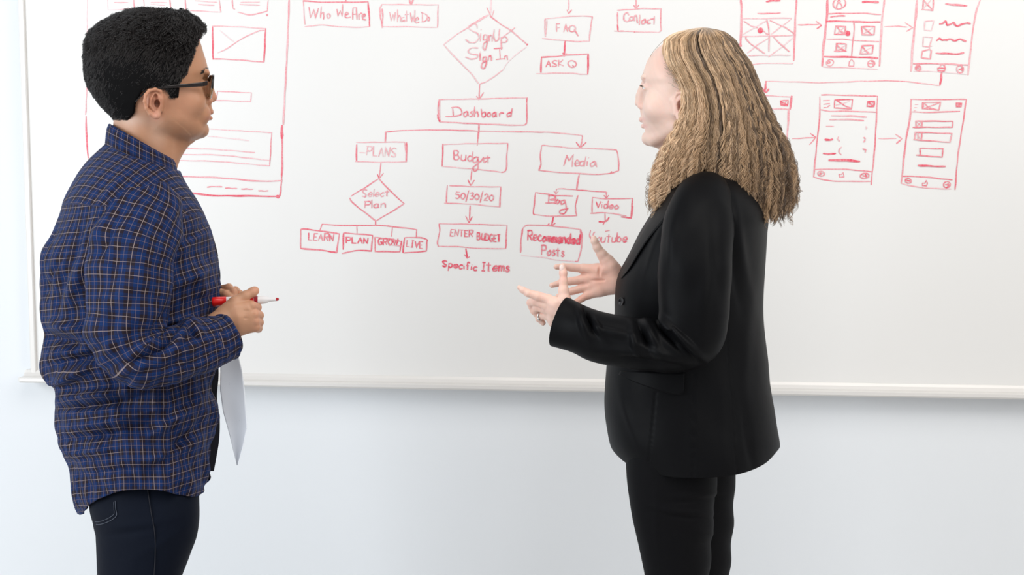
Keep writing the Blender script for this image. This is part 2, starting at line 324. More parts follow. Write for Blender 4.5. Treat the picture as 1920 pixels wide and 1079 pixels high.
draw('drawn_flow_box', 'D', "3 .85 785,778 775,878", "2.4 .75 ~785,778 860,775 930,785 936,810 932,868", "2.6 .75 932,868 780,880", ('LIVE', 798, 836, 908, 850, 46, 2.3, .7))
# budget column
draw('drawn_flow_box', 'D', "2.2 .6 1284,60 1275,155", "2.6 .7 1045,145 1040,295", "2 .35 1045,150 1200,142 1480,140", "2.4 .6 ~1482,140 1475,230 1470,320 1440,336", "2 .35 ~1440,336 1300,318 1040,296", ('Bud', 1118, 250, 1240, 262, 62, 2.2, .65),
     "2.2 .65 ~1275,232 1252,240 1250,268 1272,262 1282,232|~1280,232 1282,280 1278,315 1258,328 1248,305 1275,278 1305,255 1318,232|~1318,235 1322,268 1340,258|1345,225 1348,272|1325,240 1362,236")
draw('drawn_arrow', 'D', "2.2 .6 1240,320 1232,388", "2.3 .65 1215,388 1232,424|1256,390 1232,424")
draw('drawn_flow_box', 'D', "2.2 .6 1074,425 1066,545", "2 .5 1090,426 1250,432 1432,434", "2.8 .7 1434,434 1428,570", "2 .45 1055,543 1240,550 1428,570", ('50/30/20', 1130, 512, 1382, 528, 42, 2.2, .65))
draw('drawn_arrow', 'D', "2.3 .65 1229,562 1222,655", "2.4 .7 1198,632 1220,674|1243,636 1220,674|1198,632 1215,662")
draw('drawn_flow_box', 'D', "2.4 .65 ~1020,683 1022,740 1008,800 1012,835", "2.1 .5 1020,683 1250,686 1476,693", "2.6 .65 1476,693 1468,850", "2.1 .5 ~1012,835 1150,838 1300,850 1468,850", "2.8 .7 1408,690 1438,692",
     ('ENTER', 1094, 765, 1245, 772, 45, 2.3, .7), ('BUDGET', 1275, 790, 1432, 805, 46, 2.6, .8))
draw('drawn_arrow', 'D', "2.8 .9 1200,852 1208,915", "2.6 .85 1188,890 1208,918|1225,905 1205,915")
draw('handwritten_words', 'D', ('Specific', 1042, 972, 1272, 998, 42, 2.8, .85), ('Items', 1305, 1000, 1490, 1005, 58, 2.8, .85))
# media column
draw('drawn_flow_box', 'E', "2 .45 ~300,185 310,172 400,178 520,190 700,195 860,205", "2.4 .65 ~862,205 875,250 880,330 878,362", "2.3 .55 ~878,362 820,380 720,388 500,378 280,360", "2.4 .65 ~300,185 292,260 298,310 282,358", "2.2 .5 298,310 282,358",
     "2.2 .55 ~468,325 480,285 492,245|490,245 508,290 540,238 530,330|~548,305 582,300 570,280 552,300 560,325 585,318|~620,290 592,295 592,322 615,318 622,290|632,255 622,330|645,290 642,325|655,262 657,265|~700,290 670,305 672,328 700,318 705,295 715,332", ('dot', 824, 372, 6, .8))
draw('drawn_connector', 'E', "2.8 .6 585,382 563,505", "2 .5 ~412,505 420,497 490,498 560,505", "2.2 .65 ~560,505 650,512 780,522 785,535", "2.2 .65 412,505 408,535|393,512 408,536|428,512 408,536", "2.5 .75 785,530 786,565|768,545 786,567|804,545 786,567")
draw('drawn_flow_box', 'E', "2.4 .7 ~255,525 248,600 240,680 250,690", "2.2 .55 ~250,690 380,702 565,698", "2.2 .65 ~255,525 330,535 420,548 535,550", "2.2 .65 ~575,548 560,600 556,650 565,698", "2.5 .7 357,548 352,600|~352,548 395,550 400,570 365,578|~365,578 402,585 395,602 332,602|408,545 405,608|~425,578 412,590 418,608 432,600 435,582|~470,580 448,590 450,612 470,605 475,580|~475,580 488,640 480,675 455,685 436,672 450,655 500,645")
draw('drawn_arrow', 'E', "2.8 .85 392,708 376,770", "2.8 .85 350,765 378,775 402,755|350,765 360,755")
draw('drawn_flow_box', 'E', "2.4 .7 682,562 680,672", "2.2 .55 ~682,562 800,572 983,568", "2.6 .7 983,568 975,712", "3.4 .85 984,628 972,715 900,708", "2.2 .55 ~670,680 780,676 860,686 935,700",
     ('V', 708, 640, 742, 638, 48, 2.4, .7), ('ideo', 752, 642, 876, 650, 48, 2.4, .65))
draw('drawn_arrow', 'E', "2.5 .75 776,678 778,740|778,740 762,768", "3 .85 ~732,742 760,745 785,738 808,712")
draw('drawn_flow_box', 'E', "2.2 .55 ~160,800 180,775 250,768 420,780 595,802", "2.9 .7 ~160,800 148,880 144,972", "2.2 .6 ~595,802 606,860 598,950 575,1035 555,1042", "1.9 .12 ~150,998 300,1010 420,1032 555,1042", "3 .75 590,812 603,870",
     ('Rec', 198, 882, 300, 888, 72, 2.9, .8), ('ommended', 308, 890, 585, 915, 66, 3.6, .88), ('Posts', 302, 990, 470, 1008, 66, 2.5, .7))
draw('handwritten_words', 'E', "2.4 .65 ~668,808 662,850 672,870", "2.2 .55 ~672,870 690,835 700,820|~712,880 735,860 740,888 712,895", ('utube', 748, 898, 938, 895, 62, 2.4, .7), "2 .55 778,815 812,808")
# phone screens, upper row
draw('drawn_phone_screen', 'F', "4 .55 ~115,0 122,150 115,400 110,480 112,520", "3.6 .55 ~742,0 728,200 708,680", "2 .25 ~240,725 420,712 700,716", "3.4 .7 ~400,18 460,8 555,8", "2.4 .55 ~303,152 430,152 560,146", "2.2 .3 ~125,212 400,208 680,202", "2.2 .5 ~150,240 230,290 300,312|~362,345 400,375 425,395|~443,232 560,285 640,325 710,380",
     "2 .2 ~135,390 270,310 405,232|~455,385 560,305 680,215|~190,595 310,500 430,425|~425,640 560,540 700,425", "2.2 .5 ~405,212 425,310 432,400 430,580", "2 .3 ~122,410 260,408 430,402", "2 .3 ~430,402 600,402 710,395", "2.2 .5 ~170,415 185,455 270,525 385,602|~470,405 560,495 660,580", "2 .2 205,625 430,622 670,620", ('dot', 334, 342, 30, .9))
draw('drawn_arrow', 'F', "2.3 .55 ~757,280 880,278 985,275", "2.8 .65 960,240 1020,285|970,320 1020,285")
draw('drawn_phone_screen', 'F', "4.2 .6 ~1088,0 1080,200 1040,560 1030,740", "3.6 .4 ~1728,0 1700,250 1672,740", "2.2 .6 ~1080,155 1250,150 1500,150 1688,165", "3 .7 ~1122,192 1200,180 1285,178", "3.2 .75 ~1078,240 1300,240 1500,248 1680,248", "2.3 .6 ~1385,250 1388,350 1375,450 1358,635", "2 .45 ~1080,440 1250,440 1450,458 1665,466",
     "3.2 .8 ~1042,638 1250,640 1500,645 1655,652", "2 .25 ~1040,752 1300,762 1500,772 1655,778", "4 .8 ~1482,22 1560,20 1660,26", ('circ', 1222, 40, 70, 62, 2.2, .6), ('circ', 1218, 18, 14, 14, 2, .6), "2 .55 ~1205,35 1190,70 1195,95|~1232,35 1250,70 1245,95",
     ('dot', 1314, 375, 30, .95), "2.4 .6 1168,388 1180,292 1290,298 1285,385 1165,388|1478,392 1470,300 1622,296 1610,388 1478,392|1185,575 1188,488 1300,495 1292,578 1165,575|1458,605 1475,512 1602,512 1592,605 1450,603",
     "2.4 .65 ~1198,305 1230,345 1280,382|~1492,308 1530,340 1585,388|~1190,500 1235,545 1300,578|~1480,525 1510,560 1550,600", "1.8 .25 1190,380 1280,305|1490,380 1600,310|1195,565 1290,510|1475,590 1590,530",
     ('circ', 1115, 705, 40, 36, 2, .5), ('circ', 1580, 715, 38, 38, 2.2, .6), "2.4 .7 ~1080,715 1100,690 1120,700|1085,715 1120,712", "2.4 .7 1550,718 1600,715|1580,690 1612,700 1595,728", "2.2 .5 1325,740 1335,695 1358,665 1385,700 1382,745|1330,742 1382,742")
draw('drawn_arrow', 'G', "2 .45 ~232,300 350,295 485,302", "2.4 .6 462,258 550,312 480,352")
draw('drawn_phone_screen', 'G', "4 .4 ~596,0 585,150 545,550 530,800", "3 .38 ~1305,0 1250,180 1205,500 1170,840", ('dot', 1171, 840, 7, .5), "2.4 .5 660,95 668,-10|~648,108 710,110 775,118|775,118 780,-10", "2.3 .5 ~672,0 720,60 775,110", "1.6 .2 665,95 750,5", "3.4 .65 ~918,45 1030,55 1155,64", "1.9 .3 685,238 785,235 758,348 680,338 685,238",
     "1.9 .35 665,415 770,420 735,525 662,520 665,415|735,525 765,518", "2.4 .5 ~655,575 700,565 735,552|735,525 735,552 758,570 745,662 645,650 655,575", "3 .85 ~850,270 885,262 920,238 930,275 960,278 1005,255 1030,285 1060,290 1130,262 1195,264", "3 .85 ~820,458 845,432 880,450 930,448 975,438 1015,458 1080,440 1145,465", "3 .75 ~810,600 900,602 1060,606 1120,592",
     "2.4 .55 ~555,716 800,716 1000,722 1172,732", "1.6 .02 ~560,800 800,805 1150,835", ('circ', 610, 768, 30, 32, 2.2, .6), "2.6 .65 ~585,785 590,760 620,755|600,775 625,770 615,795", ('circ', 1080, 778, 38, 42, 2.2, .55), "2.8 .75 1070,780 1112,778 1095,762|1112,778 1095,795", "2.4 .6 845,765 870,725 900,725 915,765 905,798 835,798 830,768 915,765")
draw('drawn_connector', 'G', "4 .8 ~872,810 868,880 855,955", "2 .45 ~855,962 700,945 500,920 280,908 0,914"); draw('drawn_connector', 'F', "2 .35 ~400,915 700,920 1000,930 1300,920 1520,911", "3.6 .75 ~397,915 392,970 385,1030", "3 .75 ~352,990 380,1025 400,1038 428,1000")
# phone screens, lower row
draw('drawn_phone_screen', 'H', "2 .4 ~30,135 150,138 300,148", "4 .65 ~295,140 280,250", "3.4 .35 ~270,250 262,400 250,600", "2.6 .35 ~75,250 180,248 275,252", "2.8 .8 200,180 265,175 260,222 205,215 200,180|205,185 258,215", "2 .5 210,212 255,180")
draw('drawn_arrow', 'H', "2 .55 ~300,505 380,500 495,492", "2.3 .65 455,458 500,492 448,555")
draw('drawn_phone_screen', 'H', "2.5 .6 ~550,128 700,130 1028,140", "2.5 .65 ~1030,140 1022,300 1005,600 975,898", "2.5 .65 ~535,145 535,300 510,550 482,832", "2.2 .55 ~482,832 600,862 750,870 972,870", "2.2 .55 ~540,255 620,268 800,268 1022,278", "2.2 .6 ~495,768 700,765 850,775 985,788",
     "1.8 .6 565,178 620,175|568,208 620,202|~568,238 595,235 622,218", "2.3 .75 665,170 818,168 808,248 660,240 665,170|~680,175 740,215 808,248", "1.7 .3 675,215 730,205 790,182", "2.6 .8 945,185 1005,182 998,228 940,228 945,185|~950,190 975,210 998,228", "2 .5 945,225 1000,188",
     "2.8 .42 ~635,308 780,308 935,318|~622,342 760,338 912,348", "2.2 .5 590,398 655,398", "3.8 .85 ~580,510 610,515 645,510", "3 .85 ~565,632 620,635 670,630", "4.6 .8 ~615,690 740,688 875,698", "2 .4 ~695,488 688,505 705,525|~720,575 698,610 718,640", "2.4 .5 ~915,492 925,510 912,532|~905,590 928,600 925,620", "1.8 .25 ~930,398 936,410 932,422",
     ('circ', 547, 803, 27, 22, 2, .55), "2 .6 535,803 560,803|545,795 535,803 545,812", ('circ', 920, 822, 36, 22, 2.2, .65), "2.8 .8 905,822 940,824 928,812|940,824 928,834", "2.2 .65 700,810 722,812 738,792 740,810 745,832 705,835 700,810")
draw('drawn_arrow', 'H', "2 .3 1040,503 1190,503", "3.4 .75 1205,480 1238,505 1195,545", "2 .4 1185,465 1238,505")
draw('drawn_phone_screen', 'H', "2.4 .6 ~1315,165 1500,168 1792,165", "2.5 .65 ~1792,165 1765,350 1720,650 1695,940", "3.2 .6 ~1318,168 1312,300 1270,550 1235,885", "2.2 .35 ~1235,888 1350,915 1500,930 1660,935", "2.3 .6 ~1320,275 1500,278 1735,268", "2.5 .7 ~1245,826 1400,830 1550,845 1670,858",
     "1.7 .35 1350,210 1380,210|1345,238 1370,236|1340,265 1362,262", "2.2 .6 1415,195 1572,190 1555,258 1415,245 1415,195|~1430,200 1480,240 1555,258|1430,245 1560,195", "5 .5 1420,200 1422,235", "2.5 .7 1705,198 1752,198 1748,230 1705,230 1705,198|1708,200 1748,228|1708,228 1750,202",
     "2.4 .65 1358,352 1675,355 1672,406 1335,406|1358,352 1360,404|1412,354 1410,405", "1.8 .4 1365,358 1405,400|1405,360 1365,402", "2.2 .55 1350,448 1668,460 1652,535 1340,512|1352,448 1350,512|1412,452 1408,516|1380,455 1376,512", "1.8 .4 1355,455 1405,510", "2.4 .65 1395,585 1590,590 1586,662 1365,645|1395,585 1398,640",
     "3.4 .8 ~1380,733 1480,738 1610,743", ('circ', 1294, 864, 25, 20, 2.2, .65), "3.4 .75 1280,862 1308,866", ('circ', 1625, 898, 30, 25, 2.4, .7), "3.4 .8 1610,898 1645,900|1632,888 1645,902 1630,912", "2.2 .6 1415,885 1435,885 1448,862 1458,885 1450,908 1415,905 1415,885")

# ================================================================ people: modelling tools
def surface_nets(F, org, step):
    S = F < 0
    c = S[:-1,:-1,:-1].astype(np.int8)
    c = c + S[1:,:-1,:-1] + S[:-1,1:,:-1] + S[:-1,:-1,1:] + S[1:,1:,:-1] + S[1:,:-1,1:] + S[:-1,1:,1:] + S[1:,1:,1:]
    act = (c > 0) & (c < 8)
    idx = np.argwhere(act); ids = -np.ones(act.shape, np.int32); ids[act] = np.arange(len(idx))
    pos = np.zeros((len(idx), 3)); cnt = np.zeros(len(idx))
    corners = [(i, j, k) for i in (0, 1) for j in (0, 1) for k in (0, 1)]
    val = {o: F[idx[:, 0] + o[0], idx[:, 1] + o[1], idx[:, 2] + o[2]] for o in corners}
    for a in corners:
        for ax in range(3):
            if a[ax]: continue
            b = tuple(1 if i == ax else a[i] for i in range(3))
            va, vb = val[a], val[b]; m = (va < 0) != (vb < 0)
            t = va[m] / (va[m] - vb[m])
            p = np.tile(np.array(a, float), (m.sum(), 1)); p[:, ax] += t
            pos[m] += p; cnt[m] += 1
    v = (idx + pos / cnt[:, None]) * step + np.asarray(org)
    quads = []
    for ax in range(3):
        o1, o2 = (ax + 1) % 3, (ax + 2) % 3
        sl_a = [slice(1, -1)] * 3; sl_b = [slice(1, -1)] * 3
        sl_a[ax] = slice(0, -1); sl_b[ax] = slice(1, None)
        A, B = S[tuple(sl_a)], S[tuple(sl_b)]
        e = np.argwhere(A != B)
        if not len(e): continue
        inside = A[e[:, 0], e[:, 1], e[:, 2]]
        base = e.copy(); 
        for o in (o1, o2): base[:, o] += 1
        def cell(d1, d2):
            q = base.copy(); q[:, o1] += d1; q[:, o2] += d2
            return ids[q[:, 0], q[:, 1], q[:, 2]]
        q = np.stack([cell(-1, -1), cell(0, -1), cell(0, 0), cell(-1, 0)], 1)
        q[~inside] = q[~inside][:, ::-1]
        quads.append(q)
    return v, np.vstack(quads)
class Field:
    """signed distance grid in modelling pixels, primitives merged with a smooth union inside their own box only"""
    def __init__(s, lo, hi, step):
        s.lo = np.array(lo, float); s.step = step
        s.n = np.ceil((np.array(hi) - s.lo) / step).astype(int) + 1
        s.F = np.full(s.n, 30.0, np.float32)
        s.ax = [s.lo[i] + np.arange(s.n[i]) * step for i in range(3)]
    def sub(s, lo, hi):
        i0 = np.clip(np.floor((np.array(lo) - s.lo) / s.step).astype(int), 0, s.n - 1)
        i1 = np.clip(np.ceil((np.array(hi) - s.lo) / s.step).astype(int) + 1, 1, s.n)
        sl = tuple(slice(a, b) for a, b in zip(i0, i1))
        g = np.meshgrid(*[s.ax[i][sl[i]] for i in range(3)], indexing='ij', sparse=True)
        return sl, g
    def merge(s, sl, d, k, op='+'):
        F = s.F[sl]
        if F.size == 0: return
        if op == '+':
            h = np.clip(0.5 + 0.5 * (F - d) / k, 0, 1); s.F[sl] = F + (d - F) * h - k * h * (1 - h)
        else:
            d = -d; h = np.clip(0.5 - 0.5 * (F - d) / k, 0, 1); s.F[sl] = F + (d - F) * h + k * h * (1 - h)
    def cone(s, a, b, ra, rb, k=3, op='+', sq=(1, 1, 1)):
        a = np.array(a, float); b = np.array(b, float); r = max(ra, rb) + 2 * k + 3
        sl, (X, Y, Z) = s.sub(np.minimum(a, b) - r * 1.5, np.maximum(a, b) + r * 1.5)
        ab = (b - a) / sq; L2 = max((ab ** 2).sum(), 1e-6)
        px, py, pz = (X - a[0]) / sq[0], (Y - a[1]) / sq[1], (Z - a[2]) / sq[2]
        t = np.clip((px * ab[0] + py * ab[1] + pz * ab[2]) / L2, 0, 1)
        d = np.sqrt((px - t * ab[0]) ** 2 + (py - t * ab[1]) ** 2 + (pz - t * ab[2]) ** 2) - (ra + (rb - ra) * t)
        s.merge(sl, d, k, op)
    def ell(s, c, r, k=3, op='+', rot=0.0):
        c = np.array(c, float); r = np.array(r, float); m = r.max() + 2 * k + 3
        sl, (X, Y, Z) = s.sub(c - m, c + m)
        x, y, z = X - c[0], Y - c[1], Z - c[2]
        if rot: x, y = x * math.cos(rot) + y * math.sin(rot), -x * math.sin(rot) + y * math.cos(rot)
        q = np.sqrt((x / r[0]) ** 2 + (y / r[1]) ** 2 + (z / r[2]) ** 2)
        g = np.sqrt((x / r[0] ** 2) ** 2 + (y / r[1] ** 2) ** 2 + (z / r[2] ** 2) ** 2)
        d = q * (q - 1) / np.maximum(g, 1e-4)
        s.merge(sl, d, k, op)
    def chain(s, pts, k=3):
        for p, q in zip(pts[:-1], pts[1:]): s.cone(p[:3], q[:3], p[3], q[3], k)
    def mesh(s): return surface_nets(s.F, s.lo, s.step)
def poly_sdf(X, Y, poly):
    """signed distance to a closed polygon, negative inside"""
    p = np.asarray(poly, float); q = np.roll(p, -1, 0)
    d = np.full(np.broadcast(X, Y).shape, 1e9, np.float32); sgn = np.ones(d.shape, bool)
    for (ax, ay), (bx, by) in zip(p, q):
        ex, ey = bx - ax, by - ay
        wx, wy = X - ax, Y - ay
        t = np.clip((wx * ex + wy * ey) / (ex * ex + ey * ey + 1e-9), 0, 1)
        d = np.minimum(d, (wx - ex * t) ** 2 + (wy - ey * t) ** 2)
        c = ((ay > Y) != (by > Y)) & (X < (bx - ax) * (Y - ay) / (by - ay + 1e-12) + ax)
        sgn ^= c
    d = np.sqrt(d); return np.where(sgn, d, -d)

class Person:
    def __init__(s, bx, label, zc=0):
        s.base = P(bx, 1873, zc); s.base[2] = 0.0
        s.root = bpy.data.objects.new('person', None); COL.objects.link(s.root)
        s.root.matrix_world = RZ @ Matrix.Translation(s.base)
        tag(s.root, label, 'person')
    def w(s, v): return P(v[:, 0], v[:, 1], v[:, 2]) - s.base
    def put(s, name, v, f, m, parent=None, **kw):
        v = np.asarray(v, float)
        return mesh_obj(name, s.w(v), f, m, parent or s.root, **kw)
class Head:
    """head-local axes f (face direction), y (photo rows), s (towards the camera)"""
    def __init__(s, cx, cz, alpha, d): s.cx, s.cz, s.c, s.s, s.d = cx, cz, math.cos(alpha), math.sin(alpha), d
    def px(s, f, sd): return s.cx + s.d * (f * s.c + sd * s.s)
    def f(s, px, sd=0.0): return (s.d * (px - s.cx) - sd * s.s) / s.c
    def out(s, v):
        return np.stack([s.px(v[:, 0], v[:, 2]), v[:, 1], s.cz + v[:, 0] * s.s - v[:, 2] * s.c], 1)
def slices(field, hd, tab, fc_px, k=0.1, pw=2.15):
    """base head volume from rows (y, front px, back px, half width)"""
    t = np.array(tab, float); ys = t[:, 0]
    F_, Y, S_ = np.meshgrid(*field.ax, indexing='ij', sparse=True)
    fr = sinterp(Y, ys, hd.f(t[:, 1])); bk = sinterp(Y, ys, hd.f(t[:, 2])); H = np.maximum(sinterp(Y, ys, t[:, 3]), 1.0)
    if np.mean(hd.f(t[:, 1])) < np.mean(hd.f(t[:, 2])): fr, bk = bk, fr
    fc = np.clip(hd.f(fc_px), bk + 0.4 * (fr - bk), fr - 2)
    R = np.where(F_ > fc, fr - fc, fc - bk)
    q = ((np.abs(S_) / H) ** pw + (np.abs(F_ - fc) / np.maximum(R, 1)) ** pw) ** (1 / pw)
    d = (q - 1) * np.minimum(H, R)
    d = np.maximum(d, np.maximum(ys[0] - Y, Y - ys[-1]) + 0 * d)
    return d.astype(np.float32)
def grid_faces(nr, nc, wrap=True):
    i = np.arange(nr - 1)[:, None]; j = np.arange(nc if wrap else nc - 1)[None, :]; j2 = (j + 1) % nc
    return np.stack([i * nc + j, i * nc + j2, (i + 1) * nc + j2, (i + 1) * nc + j], -1).reshape(-1, 4)
def vnormals(V, nr, nc, wrap=True):
    G = V.reshape(nr, nc, 3)
    du = np.roll(G, -1, 1) - np.roll(G, 1, 1)
    if not wrap: du[:, 0] = G[:, 1] - G[:, 0]; du[:, -1] = G[:, -1] - G[:, -2]
    dv = np.gradient(G, axis=0)
    n = np.cross(du, dv); n /= np.maximum(np.linalg.norm(n, axis=-1, keepdims=True), 1e-9)
    return n
def tube(path, nr=120, nc=96, up=(0, 0, 1)):
    """path rows (x,y,z,ra,rb): ra radius in the picture plane, rb radius in depth. returns verts grid, u,v"""
    path = np.array(path, float)
    d = np.r_[0, np.cumsum(np.linalg.norm(np.diff(path[:, :3], axis=0), axis=1))]
    t = np.linspace(0, d[-1], nr)
    C = np.stack([sinterp(t, d, path[:, i]) for i in range(5)], 1)
    T = np.gradient(C[:, :3], axis=0)
    for _ in range(2): T = (np.vstack([T[:1], T[:-1]]) + T + np.vstack([T[1:], T[-1:]])) / 3
    T /= np.linalg.norm(T, axis=1)[:, None]
    up = np.array(up, float); N = np.cross(T, up); N /= np.linalg.norm(N, axis=1)[:, None]; B = np.cross(N, T)
    th = np.linspace(0, 2 * np.pi, nc, endpoint=False)
    V = C[:, None, :3] + N[:, None] * (C[:, 3][:, None, None] * np.cos(th)[None, :, None]) + B[:, None] * (C[:, 4][:, None, None] * np.sin(th)[None, :, None])
    U = th[None, :] * 0.5 * (C[:, 3] + C[:, 4]).mean() + 0 * t[:, None]
    return V, U, np.broadcast_to(t[:, None], U.shape), th
def ridge(a, b, a0, b0, ang, ln, wd):
    """a fold: a gaussian ridge of length ln and width wd, centred (a0,b0), running at ang"""
    x = (a - a0) * math.cos(ang) + (b - b0) * math.sin(ang); y = -(a - a0) * math.sin(ang) + (b - b0) * math.cos(ang)
    y = y + 0.0016 * x * x / max(wd, 1) * 3
    return np.exp(-(x / ln) ** 2 - (y / wd) ** 2)
def make_hair(name, pts, rad, colr, material, parent, person, stuff=True):
    n, m, _ = pts.shape
    hc = bpy.data.hair_curves.new(name); hc.add_curves([m] * n)
    co = person.w(pts.reshape(-1, 3)).astype(np.float32)
    hc.attributes['position'].data.foreach_set('vector', co.ravel()) if 'position' in hc.attributes else hc.points.foreach_set('position', co.ravel())
    ra = hc.attributes.get('radius') or hc.attributes.new('radius', 'FLOAT', 'POINT')
    ra.data.foreach_set('value', (rad / K).astype(np.float32).ravel())
    ca = hc.attributes.new('col', 'FLOAT_COLOR', 'CURVE')
    c4 = np.ones((n, 4), np.float32); c4[:, :3] = colr; ca.data.foreach_set('color', c4.ravel())
    hc.materials.append(material)
    o = bpy.data.objects.new(name, hc); COL.objects.link(o); o.parent = parent
    if stuff: o['kind'] = 'stuff'
    return o

# ---------------------------------------------------------------- people's materials
def skin_mat(name, sss, rough=0.48):
    m = mat(name, (0.8, 0.6, 0.5), rough)
    b = bsdf(m); lk(m, attr_col(m), b.inputs['Base Color'])
    b.inputs['Subsurface Weight'].default_value = sss; b.inputs['Subsurface Radius'].default_value = (1.0, 0.35, 0.2); b.inputs['Subsurface Scale'].default_value = 0.006
    b.inputs['Specular IOR Level'].default_value = 0.4
    h = math_n(m, 'ADD', noise(m, 900, 2), math_n(m, 'MULTIPLY', noise(m, 140, 3), 1.5))
    bump(m, h, 0.22, 0.0006); return m
M_skin = skin_mat('skin', 0.25)
M_hair_strand = bpy.data.materials.new('hair_strand'); M_hair_strand.use_nodes = True
def hair_nodes():
    m = M_hair_strand; b = bsdf(m); lk(m, attr_col(m), b.inputs['Base Color']); b.inputs['Roughness'].default_value = 0.33
    b.inputs['Specular IOR Level'].default_value = 0.5
hair_nodes()
M_hair_dark = mat('dark_hair_mass', (0.0045, 0.0042, 0.0045), 0.8, **{'Specular IOR Level': 0.08})
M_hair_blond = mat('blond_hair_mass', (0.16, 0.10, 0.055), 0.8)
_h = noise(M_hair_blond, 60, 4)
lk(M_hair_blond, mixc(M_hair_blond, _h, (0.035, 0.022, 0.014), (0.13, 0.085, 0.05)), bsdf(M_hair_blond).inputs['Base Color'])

def plaid_mat():
    m = mat('plaid_cotton', (0.03, 0.05, 0.12), 0.75)
    b = bsdf(m); b.inputs['Sheen Weight'].default_value = 0.07; b.inputs['Sheen Roughness'].default_value = 0.4
    b.inputs['Sheen Tint'].default_value = (0.35, 0.5, 1.0, 1); b.inputs['Specular IOR Level'].default_value = 0.12
    a = nd(m, 'ShaderNodeAttribute'); a.attribute_name = 'cloth'
    sx = nd(m, 'ShaderNodeSeparateXYZ'); lk(m, a.outputs['Vector'], sx.inputs[0])
    PER = 11.7
    def bands(c):
        q = math_n(m, 'DIVIDE', c, PER); fr = math_n(m, 'FRACT', q)
        q2 = math_n(m, 'FRACT', math_n(m, 'DIVIDE', c, PER * 2)); alt = math_n(m, 'GREATER_THAN', q2, 0.5)
        dist = math_n(m, 'ABSOLUTE', math_n(m, 'SUBTRACT', fr, 0.5))          # 0 at the line
        line = math_n(m, 'LESS_THAN', dist, 0.038)
        blue = math_n(m, 'GREATER_THAN', math_n(m, 'ABSOLUTE', math_n(m, 'SUBTRACT', q2, 0.25)), 0.25)   # blue band round every other line
        fine = math_n(m, 'GREATER_THAN', math_n(m, 'FRACT', math_n(m, 'DIVIDE', c, PER / 5)), 0.5)
        return line, blue, fine, alt
    lu, bu, fu, au = bands(sx.outputs[0]); lv, bv, fv, av = bands(sx.outputs[1])
    base = mixc(m, bu, (0.021, 0.0125, 0.017), (0.0060, 0.030, 0.130))
    base2 = mixc(m, bv, (0.018, 0.0125, 0.020), (0.0060, 0.025, 0.100))
    c = mixc(m, 0.5, base, base2)
    weave = mixc(m, math_n(m, 'MULTIPLY', math_n(m, 'MULTIPLY', fu, fv), 0.55), c, (0.008, 0.010, 0.022))
    c = weave
    c = mixc(m, math_n(m, 'MULTIPLY', lu, math_n(m, 'MULTIPLY_ADD', au, -0.30, 0.58)), c, mixc(m, au, (0.42, 0.33, 0.31), (0.36, 0.23, 0.18)))
    c = mixc(m, math_n(m, 'MULTIPLY', lv, math_n(m, 'MULTIPLY_ADD', av, -0.28, 0.52)), c, mixc(m, av, (0.42, 0.33, 0.31), (0.36, 0.23, 0.18)))
    lk(m, c, b.inputs['Base Color'])
    tc = nd(m, 'ShaderNodeTexCoord')
    h = math_n(m, 'ADD', noise(m, 28, 4), math_n(m, 'MULTIPLY', noise(m, 9, 2), 1.6))
    bump(m, h, 0.45, 0.008)
    return m
M_plaid = plaid_mat()
def cloth_mat(name, col, rough, sheen, bs=0.25, scale=18, dist=0.006):
    m = mat(name, col, rough); b = bsdf(m); b.inputs['Sheen Weight'].default_value = sheen; b.inputs['Sheen Roughness'].default_value = 0.4
    b.inputs['Specular IOR Level'].default_value = 0.10
    h = math_n(m, 'ADD', noise(m, scale, 3), math_n(m, 'MULTIPLY', noise(m, 1500, 1), 0.05)); bump(m, h, bs, dist)
    return m
M_blazer = cloth_mat('black_suiting', (0.0030, 0.0031, 0.0038), 0.52, 0.0, 0.25, 10)
M_trouser = cloth_mat('black_trouser_cloth', (0.0030, 0.0030, 0.0038), 0.7, 0.0, 0.25, 12)
M_jeans = cloth_mat('dark_denim', (0.0032, 0.0055, 0.0125), 0.75, 0.02, 0.3, 16)
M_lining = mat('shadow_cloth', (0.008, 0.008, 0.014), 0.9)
M_stitch = mat('denim_stitching', (0.10, 0.115, 0.15), 0.8)
M_button = mat('dark_button', (0.012, 0.012, 0.014), 0.3)
M_pearl = mat('pale_button', (0.35, 0.33, 0.34), 0.3)
M_shoe = mat('black_leather', (0.012, 0.011, 0.011), 0.35)
M_specs = mat('black_acetate', (0.012, 0.008, 0.007), 0.18)
M_lens = mat('spectacle_lens', (0.75, 0.66, 0.52), 0.03, **{'Transmission Weight': 0.92, 'IOR': 1.15})
M_amber = mat('amber_rim', (0.30, 0.17, 0.06), 0.15, **{'Transmission Weight': 0.4})
M_silver = mat('silver', (0.75, 0.74, 0.72), 0.2, Metallic=1.0)
M_eye = mat('eyeball', (0.8, 0.78, 0.75), 0.15); M_iris = mat('iris', (0.05, 0.045, 0.04), 0.1)

